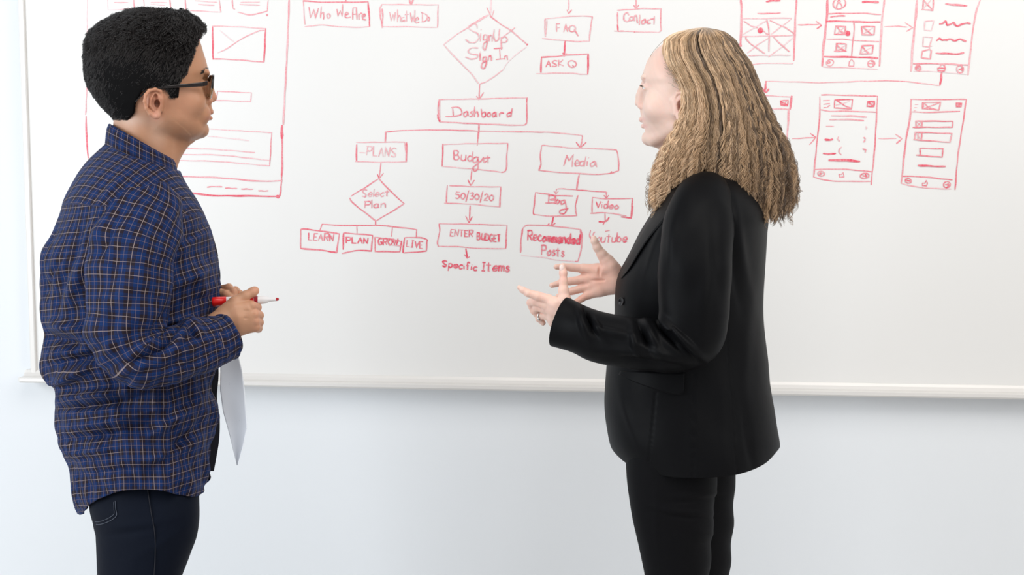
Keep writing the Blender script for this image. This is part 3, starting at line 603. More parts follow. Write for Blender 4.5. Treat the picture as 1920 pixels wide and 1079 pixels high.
#@@PEOPLE
def superell(th, n):
    c, s = np.cos(th), np.sin(th)
    return np.sign(c) * np.abs(c) ** (2 / n), np.sign(s) * np.abs(s) ** (2 / n)
def torso_loft(tab, nr=170, nc=220, n=2.25, ytop=None, ybot=None, disp=None, skew=0.0, lift=0.0):
    """rows (y, x left, x right, z centre, z half). ytop/ybot(theta): row where each meridian starts/ends; theta 0 = right, 90 deg = camera side"""
    t = np.array(tab, float); th = np.linspace(0, 2 * np.pi, nc, endpoint=False); cx, sx = superell(th, n)
    k = np.linspace(0, 1, nr)[:, None]
    y0 = np.full(nc, t[0, 0]) if ytop is None else ytop(th); y1 = np.full(nc, t[-1, 0]) if ybot is None else ybot(th)
    Y = y0[None] * (1 - k) + y1[None] * k
    xl, xr, zc, zr = (sinterp(Y, t[:, 0], t[:, i]) for i in range(1, 5))
    X = (xl + xr) / 2 + (xr - xl) / 2 * cx; Z = zc - zr * sx
    X = X + skew * (-(Z - zc)) * (1 - np.abs(cx)) 
    V = np.stack([X, Y + 0 * X, Z], -1)
    per = np.cumsum(np.linalg.norm(np.diff(V[nr // 2], axis=0, append=V[nr // 2][:1]), axis=1)); per = np.r_[0, per[:-1]]
    U = np.broadcast_to(per[None], Y.shape)
    if disp is not None:
        N = vnormals(V.reshape(-1, 3), nr, nc)
        # make normals point outward
        cen = np.stack([(xl + xr) / 2, Y, zc], -1); sg = np.sign(((V - cen) * N).sum(-1)).mean(); N = N * (1 if sg > 0 else -1)
        V = V + N * disp(U, Y, th[None, :] + 0 * Y, V)[..., None]
    return V, U, Y
def smooth_noise(seed, a, b, sa, sb):
    r = np.random.default_rng(seed); out = 0
    for i in range(7):
        fa, fb, ph = r.normal(0, 1 / sa), r.normal(0, 1 / sb), r.uniform(0, 6.28)
        out = out + np.sin(a * fa + b * fb + ph + 1.3 * np.sin(a * fb * 0.7 + ph * 2))
    return out / 3.5
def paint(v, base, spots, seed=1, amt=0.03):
    """skin colour per vertex, with ear hollow shade painted in: spots are (x,y,radius,(rgb),strength[,radius y]) in picture-plane pixels"""
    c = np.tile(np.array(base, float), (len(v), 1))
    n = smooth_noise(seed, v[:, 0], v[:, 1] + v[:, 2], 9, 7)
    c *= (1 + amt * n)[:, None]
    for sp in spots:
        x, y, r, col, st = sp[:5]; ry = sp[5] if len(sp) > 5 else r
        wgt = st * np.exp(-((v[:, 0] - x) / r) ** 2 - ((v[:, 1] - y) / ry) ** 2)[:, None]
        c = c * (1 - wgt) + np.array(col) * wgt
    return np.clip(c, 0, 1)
def join(parts):
    V, Q, n = [], [], 0
    for v, q in parts: V.append(v); Q.append(q + n); n += len(v)
    return np.vstack(V), np.vstack(Q)
def leg_tab(rows): return rows
def loft_part(pr, name, tab, m, parent=None, nr=150, nc=120, **kw):
    V, U, Y = torso_loft(tab, nr, nc, **kw)
    uvv = np.stack([U, Y], -1).reshape(-1, 2)
    return pr.put(name, V.reshape(-1, 3), grid_faces(nr, nc), m, parent, uv=uvv)
def solid(o, th, off=-1):
    s = o.modifiers.new('thickness', 'SOLIDIFY'); s.thickness = th / K; s.offset = off
def ear(F, A, s0, tilt, k=2.0):
    """ear in head-local coords. A maps (px,py)->(f,y) is done by caller; A: list of dict of points"""
    pass

# ================================================================ person on the left
PL = Person(262, 'person with short dark hair and glasses in a blue plaid shirt, holding a red marker')
HL = Head(285, 6, math.radians(12), 1)
def build_head(H, tab, fc, lo, hi, step, extra):
    F = Field(lo, hi, step); base = slices(F, H, tab, fc); F.F = base; extra(F); v, q = F.mesh()
    return F, H.out(v), q
tabL = [(31, 312, 268, 8), (34, 328, 250, 24), (42, 345, 225, 44), (55, 360, 202, 58), (75, 372, 186, 69), (100, 380, 177, 76), (122, 386.5, 175, 79), (133, 388, 177, 79), (145, 383, 181, 78),
        (165, 381, 190, 75), (185, 384, 204, 73), (198, 388, 216, 70), (212, 391, 236, 67), (226, 388, 264, 62), (236, 387, 287, 54), (246, 387, 309, 42), (254, 383, 326, 30), (260, 374, 338, 18), (265, 362, 348, 7)]
def face_L(F):
    H = HL; f = H.f
    def c(px, py, s): return (f(px, 0), py, s)
    # neck and jaw
    F.cone((f(268), 190, 0), (f(262), 345, 0), 53, 57, 26, sq=(1.0, 1, 0.98))
    F.cone((f(300), 215, 0), (f(283), 335, 0), 40, 42, 22)
    F.cone((f(296), 222, 0), (f(330), 250, 0), 46, 16, 24, sq=(1, 1, 1.05))
    F.cone((f(345), 250, 0), (f(312), 300, 0), 18, 20, 16)                     # under chin to throat
    for s in (-1, 1):
        F.cone((f(298), 226, 44 * s), (f(352), 244, 28 * s), 15, 13, 20)       # jaw line
        F.ell((f(350), 190, 46 * s), (26, 26, 22), 14)                         # cheek
        F.ell((f(383), 157, 31 * s), (14, 12, 17), 8, '-')                     # eye socket
        F.ell((f(368), 158, 31 * s), (12.5, 10, 14), 4)                        # lids over the eyeball
        F.ell((f(375), 158.5, 31 * s), (9.5, 2.0, 12), 1.5, '-')             # lid opening
        F.cone((f(386), 139, 12 * s), (f(380), 136, 42 * s), 5, 4, 7)          # brow ridge
        F.ell((f(387), 189.5, 13 * s), (9, 7.5, 8), 5)                           # nose wings
        F.ell((f(396), 194.5, 7 * s), (5, 2.5, 3), 2, '-')                     # nostril
        F.ell((f(374), 215, 32 * s), (14, 16, 14), 10)
    F.chain([(f(380), 143, 0, 8), (f(385.5), 158, 0, 9), (f(390), 172, 0, 10), (f(394), 181, 0, 10.5)], 9)
    F.ell((f(398), 183.5, 0), (8.5, 7.8, 9.5), 4)
    F.cone((f(391), 192, 0), (f(390), 200, 0), 4, 4, 4)
    F.ell((f(389), 203, 0), (7.5, 10, 15), 6)
    F.ell((f(391.5), 210.5, 0), (8.3, 7, 21), 5)
    F.ell((f(390.5), 222, 0), (7.6, 5.5, 19), 4)
    F.ell((f(399), 216.6, 0), (11, 1.5, 27), 2, '-')
    F.ell((f(391), 231.5, 0), (8, 4.5, 22), 5, '-')
    F.ell((f(378), 245, 0), (12, 13, 21), 9)
    # ear on each side
    for s in (-1, 1):
        def e(px, py, lift, r): 
            sd = 71 + lift; return (f(px, sd), py, s * sd, r)
        F.cone(e(299, 186, 0, 1)[:3], e(298, 205, 0, 1)[:3], 10, 8, 5)
        F.ell(e(288, 193, 5, 0)[:3], (15.5, 24, 6.5), 3)
        F.ell(e(290, 196, 11, 0)[:3], (9.5, 15, 7), 3, '-')
        F.chain([e(299, 189, 5, 2.6), e(304, 180, 5, 3), e(301, 171, 7, 3.1), e(291, 167.5, 10, 3.2), e(280, 170, 13, 3.4), e(273, 178, 15, 3.4), e(271, 190, 15, 3.2), e(274, 203, 13, 3.2), e(281, 213, 10, 3.8), e(290, 219, 7, 5)], 2)
        F.chain([e(289, 176, 7, 2.4), e(282, 186, 10, 2.8), e(281, 198, 10, 2.8), e(288, 207, 8, 3.2)], 2)
        F.ell(e(295, 215.5, 6, 0)[:3], (7, 8.5, 4.6), 3)
        F.ell(e(301, 199, 4, 0)[:3], (4, 6, 4), 2)
        F.ell(e(295, 194, 3, 0)[:3], (5.5, 8, 7), 2, '-')
        F.ell(e(291, 181, 7, 0)[:3], (4.5, 5, 4), 2, '-')
lo = (HL.f(165), 26, -104); hi = (HL.f(425), 352, 104)
FL, vL, qL = build_head(HL, tabL, 292, lo, hi, 1.35, face_L)
# hands of the person on the left
def hand_field(lo, hi, step, chains, ells=(), cuts=()):
    F = Field(lo, hi, step)
    for ch, k in chains: F.chain(ch, k)
    for c, r, k, op in ells: F.ell(c, r, k, op)
    return F.mesh()
nearL = hand_field((330, 510, -200), (505, 670, -30), 1.1, [
    ([(345, 640, -140, 30), (385, 625, -128, 27), (412, 608, -116, 22)], 6),
    ([(410, 604, -116, 21), (440, 583, -112, 16), (470, 573, -108, 9.5)], 7),
    ([(412, 612, -116, 20), (445, 597, -116, 15), (476, 590, -110, 9.5)], 7),
    ([(412, 616, -114, 20), (445, 608, -115, 14), (477, 603, -108, 9.2)], 7),
    ([(412, 620, -110, 17), (445, 617, -110, 14), (478, 614, -104, 9)], 7),
    ([(436, 588, -112, 15), (462, 582, -112, 11)], 6),
    ([(472, 574, -110, 9.4), (482, 577, -90, 8.4), (474, 577, -70, 7.6), (458, 574, -62, 7)], 2.2),      # index: knuckle, then round the pen
    ([(477, 589, -111, 9), (486, 592, -90, 8.6), (477, 593, -68, 8), (456, 590, -62, 7.2)], 2.2),
    ([(478, 603, -109, 8.8), (486, 605, -88, 8.4), (476, 605, -68, 7.8), (456, 603, -62, 7)], 2.2),
    ([(479, 614, -104, 9), (484, 616, -86, 8), (474, 616, -70, 7), (458, 612, -64, 6.4)], 2.2),
    ([(418, 590, -112, 16), (440, 568, -108, 11.5), (459, 556, -103, 9.6), (474, 548, -97, 8.8), (478, 545.5, -95, 8.2)], 4)],
    [((468, 597, -128), (10, 2.2, 3.5), 3, '-'), ((468, 583, -127), (10, 2, 3.5), 3, '-')])
farL = hand_field((340, 510, -90), (480, 650, 40), 1.2, [
    ([(345, 620, 10, 28), (378, 590, -5, 22), (400, 570, -14, 18)], 6),
    ([(395, 568, -16, 16), (412, 552, -20, 12), (420, 545, -22, 9)], 5),
    ([(418, 543, -22, 8.6), (429, 540, -40, 8), (438, 548, -56, 7.2), (440, 560, -60, 6.5)], 2),
    ([(428, 548, -16, 8.4), (441, 545, -32, 7.8), (450, 552, -46, 7.2), (449, 563, -50, 6.5)], 2),
    ([(412, 562, -8, 14), (428, 560, -8, 8), (444, 562, -24, 7.8), (448, 572, -36, 7)], 3),
    ([(410, 572, -2, 13), (426, 574, -2, 7.6), (440, 578, -16, 7), (442, 586, -28, 6)], 3),
    ([(398, 560, -24, 10), (412, 550, -42, 8.6), (424, 552, -56, 7.6), (432, 558, -62, 7)], 3)])
# trunk, arms and legs of the body below the clothes
def body_core(spec, step=5.0):
    lo, hi, chains = spec; F = Field(lo, hi, step)
    for ch, k in chains: F.chain(ch, k)
    return F.mesh()
coreL = body_core(((60, 300, -270), (480, 1880, 230), [
    ([(262, 335, 0, 50), (250, 400, 0, 85), (250, 500, 0, 120), (250, 640, 0, 115), (262, 800, 0, 100), (265, 880, 0, 80)], 20),
    ([(262, 400, -60, 60), (262, 415, -140, 42), (238, 540, -185, 40), (240, 645, -185, 34), (300, 660, -172, 30), (385, 640, -150, 22), (410, 625, -122, 18)], 15),
    ([(262, 400, 60, 60), (262, 420, 140, 42), (262, 540, 160, 40), (270, 620, 150, 34), (330, 620, 80, 28), (380, 592, 4, 20)], 15),
    ([(268, 930, -66, 62), (262, 1080, -75, 62), (252, 1350, -78, 48), (245, 1500, -80, 45), (240, 1780, -80, 28), (245, 1840, -80, 24)], 15),
    ([(268, 930, 66, 62), (262, 1080, 75, 62), (252, 1350, 78, 48), (245, 1500, 80, 45), (240, 1780, 80, 28), (245, 1840, 80, 24)], 15)]))
bv, bq = join([(vL, qL), nearL, farL, coreL])
skinL = (0.49, 0.245, 0.138)
cL = paint(bv, skinL, [(288, 185, 24, (0.62, 0.25, 0.17), .45), (292, 217, 10, (0.75, 0.32, 0.24), .55), (293, 195, 8, (0.22, 0.08, 0.05), .65, 10), (392, 222, 7, (0.42, 0.16, 0.13), .5, 4), (396, 211, 6, (0.45, 0.17, 0.13), .45, 4), (402, 182, 12, (0.60, 0.27, 0.19), .5),  # the dark brown spot paints shade into the ear hollow
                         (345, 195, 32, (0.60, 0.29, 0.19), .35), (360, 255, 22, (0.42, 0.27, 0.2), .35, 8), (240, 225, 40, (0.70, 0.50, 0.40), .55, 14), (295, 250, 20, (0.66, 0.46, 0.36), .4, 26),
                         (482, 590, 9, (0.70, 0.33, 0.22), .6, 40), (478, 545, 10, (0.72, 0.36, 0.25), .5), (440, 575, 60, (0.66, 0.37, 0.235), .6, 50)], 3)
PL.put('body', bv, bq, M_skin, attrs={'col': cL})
# eyes
def sphere_pts(c, r, n=16):
    th = np.linspace(0, np.pi, n); ph = np.linspace(0, 2 * np.pi, 2 * n, endpoint=False)
    v = np.array([(c[0] + r * np.cos(t), c[1] + r * np.sin(t) * np.cos(p), c[2] + r * np.sin(t) * np.sin(p)) for t in th for p in ph])
    return v, grid_faces(n, 2 * n)
def eyes(pr, H, fx, y, s, r):
    for sg in (-1, 1):
        v, q = sphere_pts((H.f(fx), y, s * sg), r); eo = pr.put('eye', H.out(v), q, M_eye)
        v, q = sphere_pts((H.f(fx) + r * 0.62, y + 0.5, s * sg), r * 0.46, 10); pr.put('iris', H.out(v), q, M_iris, eo)
eyes(PL, HL, 366.5, 158, 31, 10.6)

# short wavy hair: a close mass over the skull and loose strands over it
hairL_out = [(205.7, 211), (183, 188), (165, 158.5), (158, 130), (161.7, 84.5), (164, 68), (176, 52), (200, 37), (229, 22), (271, 18), (299, 14), (327, 18), (352, 27), (369.5, 36), (378.5, 48), (375, 66)]
poly_hairL = [(140, 140), (140, 0), (385, 0), (385, 60), (374, 74), (366, 92), (357, 118), (352, 135), (338, 150), (335, 184), (320, 184.5), (313, 170), (300, 166), (283, 164), (268, 170), (260, 184), (254, 195), (252, 212), (239, 228), (211, 224), (188, 226), (140, 165)]
tabHL = [(17, 322, 262, 4), (20, 340, 245, 26), (26, 354, 224, 44), (36, 369, 199, 60), (50, 378, 180, 71), (66, 377, 168, 78), (85, 376, 162, 82), (110, 384, 159, 84), (130, 384, 158.5, 84.5), (150, 380, 162, 83), (170, 378, 172, 80), (190, 380, 184, 76), (212, 380, 203, 68), (232, 378, 222, 60)]
FH = Field((HL.f(145), 8, -104), (HL.f(400), 238, 104), 1.5)
hd = slices(FH, HL, tabHL, 285)
Fg, Yg, Sg = np.meshgrid(*FH.ax, indexing='ij')
pxm = HL.px(Fg, np.abs(Sg))
cut = poly_sdf(pxm, Yg, poly_hairL).astype(np.float32)
lump = smooth_noise(5, Fg + Sg * 0.6, Yg - Sg * 0.5, 7, 6) * np.clip((95 - Yg) / 40, 0.12, 1) * 2.3
k = 5.0; h = np.clip(0.5 - 0.5 * (cut - (hd - lump)) / k, 0, 1); FH.F = (cut + ((hd - lump) - cut) * h + k * h * (1 - h)).astype(np.float32)
hv, hq = FH.mesh(); hv_l = hv.copy(); hvp = HL.out(hv)
hairL = PL.put('hair', hvp, hq, M_hair_dark)
def hair_strands_L(n=15000, m=7):
    sel = rng.choice(len(hv_l), n); p0 = hv_l[sel] + rng.normal(0, 0.5, (n, 3))
    c0 = np.array([HL.f(275), 120, 0]); nrm = p0 - c0; nrm /= np.linalg.norm(nrm, axis=1)[:, None]
    top = np.clip((105 - p0[:, 1]) / 55, 0, 1)                        # 1 on the crown and fringe
    frontness = np.clip((p0[:, 0] - HL.f(255)) / 100, 0, 1)
    flow = np.stack([-0.75 + 1.5 * frontness * top, 0.85 - 0.75 * top * frontness, 0.15 * np.sign(p0[:, 2])], 1)
    flow = np.where((top < 0.3)[:, None], np.stack([-0.55 + 0 * top, 0.9 + 0 * top, 0 * top], 1), flow)
    flow -= nrm * (flow * nrm).sum(1)[:, None]; flow /= np.linalg.norm(flow, axis=1)[:, None] + 1e-6
    bi = np.cross(nrm, flow); ln = (11 + 7 * top) * rng.uniform(0.7, 1.3, n)
    cell = np.sin(p0[:, 0] * 0.21 + 1.7 * np.sin(p0[:, 2] * 0.13)) * 2 + np.sin(p0[:, 1] * 0.27 + p0[:, 2] * 0.17) * 2
    t = np.linspace(0, 1, m)
    pts = np.zeros((n, m, 3))
    amp = (1.0 + 5.0 * top)
    for i, tt in enumerate(t):
        a = cell + tt * (1.5 + 3.6 * top)
        pts[:, i] = p0 - nrm * 2.0 * (1 - tt) + flow * (ln * tt)[:, None] + bi * (amp * np.sin(a) * tt)[:, None] + nrm * ((1.9 + 3.2 * top) * rng.exponential(1.0, len(p0)).clip(0.4, 1.8) * tt * (1 - 0.55 * tt) * (1 + 0.6 * np.cos(a)))[:, None]
    px = HL.px(pts[..., 0], np.abs(pts[..., 2])); d = poly_sdf(px, pts[..., 1], poly_hairL); keep = (d.max(1) < 3.5)
    pts = pts[keep]; q = HL.out(pts.reshape(-1, 3)).reshape(pts.shape)
    col = np.array([0.014, 0.0115, 0.011])[None] * rng.uniform(0.6, 2.0, (len(q), 1))
    rad = np.linspace(0.46, 0.2, m)[None] * np.ones((len(q), 1))
    return q, rad, col
q_, r_, c_ = hair_strands_L(42000); make_hair('hair_strands', q_, r_, c_, M_hair_strand, hairL, PL)
def surf_f(H, tab, fcpx, y, s):
    t = np.array(tab, float); fr = float(sinterp(y, t[:, 0], H.f(t[:, 1]))); hh = float(sinterp(y, t[:, 0], t[:, 3])); fc = H.f(fcpx)
    return fc + (fr - fc) * max(1e-3, 1 - (abs(s) / hh) ** 2.15) ** (1 / 2.15)
def brow(pr, H, tab, fcpx, pts, s0, s1, n, ln, col, rad=0.3, tilt=0.4):
    out = []
    pts = catmull(pts, 10)
    for sg in (-1, 1):
        for _ in range(n):
            u = rng.uniform(0, 1); i = u * (len(pts) - 1); p = pts[int(i)]; sd = (s0 + (s1 - s0) * u + rng.normal(0, .8)) * sg
            yy = p[1] + rng.normal(0, 1.6); a = np.array([surf_f(H, tab, fcpx, yy, sd) + 0.9, yy, sd]); dirv = np.array([-0.25 - 0.9 * u, -tilt * (1 - u) + 0.25 * u, sg * 1.0]); dirv /= np.linalg.norm(dirv)
            out.append([a + dirv * ln * t + np.array([0.6 * t, 0, 0]) for t in (0, .5, 1)])
    o = np.array(out); q = H.out(o.reshape(-1, 3)).reshape(o.shape)
    return make_hair('eyebrows', q, np.linspace(rad, rad * .4, 3)[None] * np.ones((len(q), 1)), np.array(col)[None] * rng.uniform(.6, 1.6, (len(q), 1)), M_hair_strand, pr.root, pr)
brow(PL, HL, tabL, 292, [(392, 134), (391, 131), (386, 131), (379, 136)], 10, 50, 420, 7, (0.012, 0.009, 0.008), 0.42)

# glasses
gl = PL.put('eyeglasses', *[np.zeros((0, 3)), np.zeros((0, 4), int)], M_specs) if False else None
def box_beam(H, pts, w, h):
    """beam through local points (f,y,s): w thickness in s, h height in y"""
    V, F = [], []
    for i, p in enumerate(pts):
        ww = w[i] if hasattr(w, '__len__') else w; hh = h[i] if hasattr(h, '__len__') else h
        for a, b in ((-1, -1), (1, -1), (1, 1), (-1, 1)): V.append((p[0], p[1] + b * hh / 2, p[2] + a * ww / 2))
        if i: 
            k = 4 * (i - 1)
            for j in range(4): F.append((k + j, k + (j + 1) % 4, k + 4 + (j + 1) % 4, k + 4 + j))
    F += [(3, 2, 1, 0), tuple(4 * (len(pts) - 1) + j for j in range(4))]
    return H.out(np.array(V, float)), F
def temple_pts(sg):
    sd = 70
    L_ = [(389, 156, 66), (380, 158, 72), (350, 160.5, 78), (320, 162.5, 80), (298, 164.5, 79), (283, 167.5, 78), (270, 175, 76), (260, 184, 74), (254, 191, 73)]
    return [(HL.f(a, c), b, sg * c) for a, b, c in L_]
v, f = box_beam(HL, temple_pts(1), 4.0, [8.5, 8.5, 7, 5.6, 4.8, 4.4, 4.2, 4, 4])
gl = PL.put('eyeglasses', v, f, M_specs, smooth=False)
b_ = gl.modifiers.new('b', 'BEVEL'); b_.width = 0.0012; b_.segments = 2
v, f = box_beam(HL, temple_pts(-1), 4.0, [8.5, 8.5, 7, 5.6, 4.8, 4.4, 4.2, 4, 4])
PL.put('temple_arm', v, f, M_specs, gl, smooth=False)
def lens_ring(sg):
    n = 40; a = np.linspace(0, 2 * np.pi, n, endpoint=False)
    cs, cyy = 35 * sg, 163; rs, ry = 29, 20
    cxs, sxs = superell(a, 2.7)
    out = []
    for dr, df in ((-1.6, -2), (2.2, -2), (2.2, 2.6), (-1.6, 2.6)):
        s_ = cs + (rs + dr) * cxs; y_ = cyy + (ry + dr) * sxs - 2.5 * (s_ * sg > 50) 
        f_ = HL.f(389) + df - (np.abs(s_) / 66) ** 2 * 5 - (y_ - 163) * 0.10
        out.append(np.stack([f_, y_, s_], 1))
    V = np.stack(out, 1).reshape(-1, 3)
    Fq = [(i * 4 + j, i * 4 + (j + 1) % 4, ((i + 1) % n) * 4 + (j + 1) % 4, ((i + 1) % n) * 4 + j) for i in range(n) for j in range(4)]
    lens_v = []; r0 = out[0]; r3 = out[3]
    mid = (r0 + r3) / 2
    lv = np.vstack([mid - (0.5, 0, 0), mid + (0.5, 0, 0)]); lf = [tuple(range(n)), tuple(range(2 * n - 1, n - 1, -1))] + [(i, (i + 1) % n, n + (i + 1) % n, n + i) for i in range(n)]
    return V, Fq, lv, lf
for sg in (1, -1):
    V, Fq, lv, lf = lens_ring(sg)
    ro = PL.put('rim', HL.out(V), Fq, M_specs, gl); ro.data.materials.append(M_amber)
    for p_ in ro.data.polygons:
        if ro.data.vertices[p_.vertices[0]].co.z < (P(390, 166, 0) - PL.base)[2]: p_.material_index = 1
    PL.put('lens', HL.out(lv), lf, M_lens, gl, smooth=False)
v, f = box_beam(HL, [(HL.f(390), 156, 8), (HL.f(395.5), 153.5, 0), (HL.f(390), 156, -8)], 3.5, 5); PL.put('bridge', v, f, M_specs, gl, smooth=False)

# plaid shirt
tabT = [(258, 208, 318, 0, 52), (268, 199, 324, 0, 66), (282, 184, 328, 0, 92), (300, 165, 332, 0, 128), (320, 149, 338, -2, 158), (345, 134, 350, -4, 180), (372, 120, 368, -4, 192), (400, 111, 383, -4, 196), (430, 100, 395, -4, 195), (465, 84, 405, -4, 192),
        (500, 74, 411, -4, 188), (550, 75.5, 413, -4, 180), (600, 76.5, 412, -4, 173), (650, 77.5, 411, -4, 168), (680, 82, 410, -4, 165), (700, 91, 409, -4, 163), (722, 104, 408, -4, 160), (742, 104, 408, -4, 160), (765, 98, 407, -4, 160), (790, 101, 406, -4, 161), (820, 108, 404, -4, 163),
        (860, 117, 400, -4, 165), (900, 127, 396, -4, 165), (935, 134, 391, -4, 164), (970, 141, 385, -4, 162)]
def hemL(th):
    # theta 0 right(front) .. 90 camera .. 180 left(back)
    deg = np.degrees(th) % 360; d = np.minimum(deg, 360 - deg)
    return sinterp(d, [0, 18, 35, 55, 80, 100, 130, 150, 165, 180], [875, 915, 931, 929, 919, 920, 940, 956, 967, 966])
def dispL(U, Y, th, V):
    X = V[..., 0]; near = np.clip(np.sin(th), 0, 1) ** 0.8 * np.clip((935 - Y) / 70, 0.25, 1); a = 0
    def R(x, y, ang, ln, wd, amp): return amp * ridge(X, Y, x, y, math.radians(ang), ln, wd) * near
    a = a + R(175, 430, 118, 60, 9, 7) + R(150, 520, 112, 90, 13, 9) + R(128, 500, 108, 70, 9, -8) + R(200, 365, 128, 40, 7, 4)
    a = a + R(112, 640, 18, 45, 11, -11) + R(130, 615, 12, 55, 10, 8) + R(150, 675, -14, 60, 13, -12) + R(130, 705, -25, 45, 9, 9) + R(190, 742, -8, 80, 9, 7) + R(170, 760, -6, 75, 8, -8)
    a = a + R(230, 785, -14, 80, 8, 5) + R(200, 815, -10, 90, 9, -6) + R(160, 850, -8, 60, 8, 4) + R(320, 790, -35, 60, 9, 5) + R(345, 830, -42, 55, 8, -5) + R(300, 860, -22, 70, 9, 4) + R(240, 880, -10, 80, 8, -4)
    a = a + R(340, 470, -38, 60, 9, 5) + R(365, 440, -46, 50, 8, -5) + R(360, 520, -28, 50, 9, 5) + R(385, 560, -20, 35, 8, -4) + R(350, 600, -8, 50, 9, 4) + R(330, 400, -60, 40, 7, 3)
    a = a + R(290, 745, 90, 60, 5, 3) + 3.0 * smooth_noise(11, X, Y, 34, 26) * np.clip((Y - 380) / 120, 0, 1) + 1.3 * smooth_noise(12, U, Y, 12, 14) * np.clip((Y - 380) / 120, 0, 1)
    a = a * (2.0 + 1.3 * np.clip((Y - 590) / 60, 0, 1)) + R(100, 512, 117, 42, 4, -10)
    a = a + (-5) * np.exp(-((th - 2.9) / 0.05) ** 2) * np.clip((Y - 390) / 60, 0, 1) * np.clip((720 - Y) / 60, 0, 1)
    return a
V, U, Y = torso_loft(tabT, 300, 320, n=2.15, ytop=lambda th: 294 + 27 * np.cos(th), ybot=hemL, disp=dispL)
# cloth coordinates: rows run square on the body, diagonal over the yoke
X_ = V[..., 0]; Z_ = V[..., 2]
seam = 392 + 0.10 * (X_ - 240)
cu = U.copy(); cv = Y + 0.32 * np.clip(X_ - 315, 0, None) - 0.10 * np.clip(230 - X_, 0, None)
yk = (Y < seam) & (Z_ < 20)
cu = np.where(yk, 0.78 * X_ + 0.66 * (Y - 0.35 * Z_), cu); cv = np.where(yk, -0.62 * X_ + 0.80 * (Y - 0.35 * Z_), cv)
shirt = PL.put('shirt', V.reshape(-1, 3), grid_faces(300, 320), M_plaid, uv=np.stack([cu, cv], -1).reshape(-1, 2)); solid(shirt, 2.0)
def put_tube(pr, name, path, m, parent, nr, nc, disp=None, up=(0, 0, 1), u0=0, v0=0, thick=0, caps=False, lo=0.0, hi=1.0):
    V, U, T, th = tube(path, nr, nc, up)
    if disp is not None:
        C = V.mean(1, keepdims=True); N = V - C; N /= np.linalg.norm(N, axis=-1, keepdims=True)
        V = V + N * disp(U, T, np.broadcast_to(th[None], U.shape), V)[..., None]
    o = pr.put(name, V.reshape(-1, 3), grid_faces(nr, nc), m, parent, uv=np.stack([U + u0, T + v0], -1).reshape(-1, 2))
    if thick: solid(o, thick)
    return o, V
armL = [(292, 366, -116, 34, 40), (285, 384, -140, 56, 50), (270, 412, -165, 73, 55), (252, 460, -186, 81, 60), (243, 520, -198, 80, 62), (239, 580, -202, 78, 62), (238, 628, -202, 74, 60), (252, 662, -200, 62, 58), (290, 672, -194, 52, 55), (335, 662, -182, 52, 50), (378, 648, -160, 50, 47), (402, 640, -144, 46, 44)]
def dispArmL(U, T, th, V):
    X, Yv = V[..., 0], V[..., 1]; near = np.clip(-(V[..., 2] - V[..., 2].mean(1, keepdims=True)) / 30, 0, 1) ** 0.5
    def R(x, y, ang, ln, wd, amp): return amp * ridge(X, Yv, x, y, math.radians(ang), ln, wd) * near
    a = R(300, 610, -62, 42, 9, -9) + R(285, 640, -40, 45, 9, 8) + R(318, 640, -50, 34, 7, -8) + R(335, 640, -60, 30, 6, 6) + R(355, 625, 40, 26, 6, -6) + R(352, 655, -20, 34, 7, 6) + R(370, 620, 60, 24, 6, 5)
    a = a + R(250, 690, -14, 55, 8, 6) + R(270, 670, -22, 50, 7, -7) + R(300, 700, -8, 45, 7, 5) + R(345, 690, -30, 30, 6, -5) + R(230, 610, 80, 60, 12, 3) + R(200, 640, 60, 35, 9, 4)
    a = a + R(215, 520, 92, 90, 11, -2.5) + R(262, 500, 88, 80, 14, 2.5) + R(185, 440, 120, 35, 8, 5) + R(200, 455, 122, 30, 6, -5) + 3.4 * smooth_noise(21, X, Yv, 26, 22) + 1.2 * smooth_noise(22, X, Yv, 9, 9) * np.clip((Yv - 590) / 40, 0, 1)
    return a * 1.45
sl, _ = put_tube(PL, 'sleeve', armL, M_plaid, shirt, 260, 170, dispArmL, thick=2)
cf, _ = put_tube(PL, 'cuff', [(392, 643, -150, 46, 44), (398, 641, -147, 48, 46), (408, 638, -141, 47, 45), (419, 634, -134, 45, 43), (428, 630, -128, 43, 40), (429, 629.6, -127.4, 41, 38), (422, 633, -132, 38, 36), (410, 637, -140, 36, 34)], M_plaid, shirt, 60, 110,
    lambda U, T, th, V: 1.2 * smooth_noise(31, V[..., 0], V[..., 1], 12, 14), thick=0)
arm2 = [(250, 380, 110, 40, 50), (255, 420, 160, 60, 50), (260, 500, 190, 66, 55), (268, 570, 190, 62, 55), (285, 615, 170, 52, 52), (320, 622, 110, 46, 46), (352, 608, 50, 40, 40), (378, 590, 6, 34, 34)]
put_tube(PL, 'sleeve', arm2, M_plaid, shirt, 120, 90, lambda U, T, th, V: 2 * smooth_noise(24, V[..., 0], V[..., 1], 22, 22), thick=2)
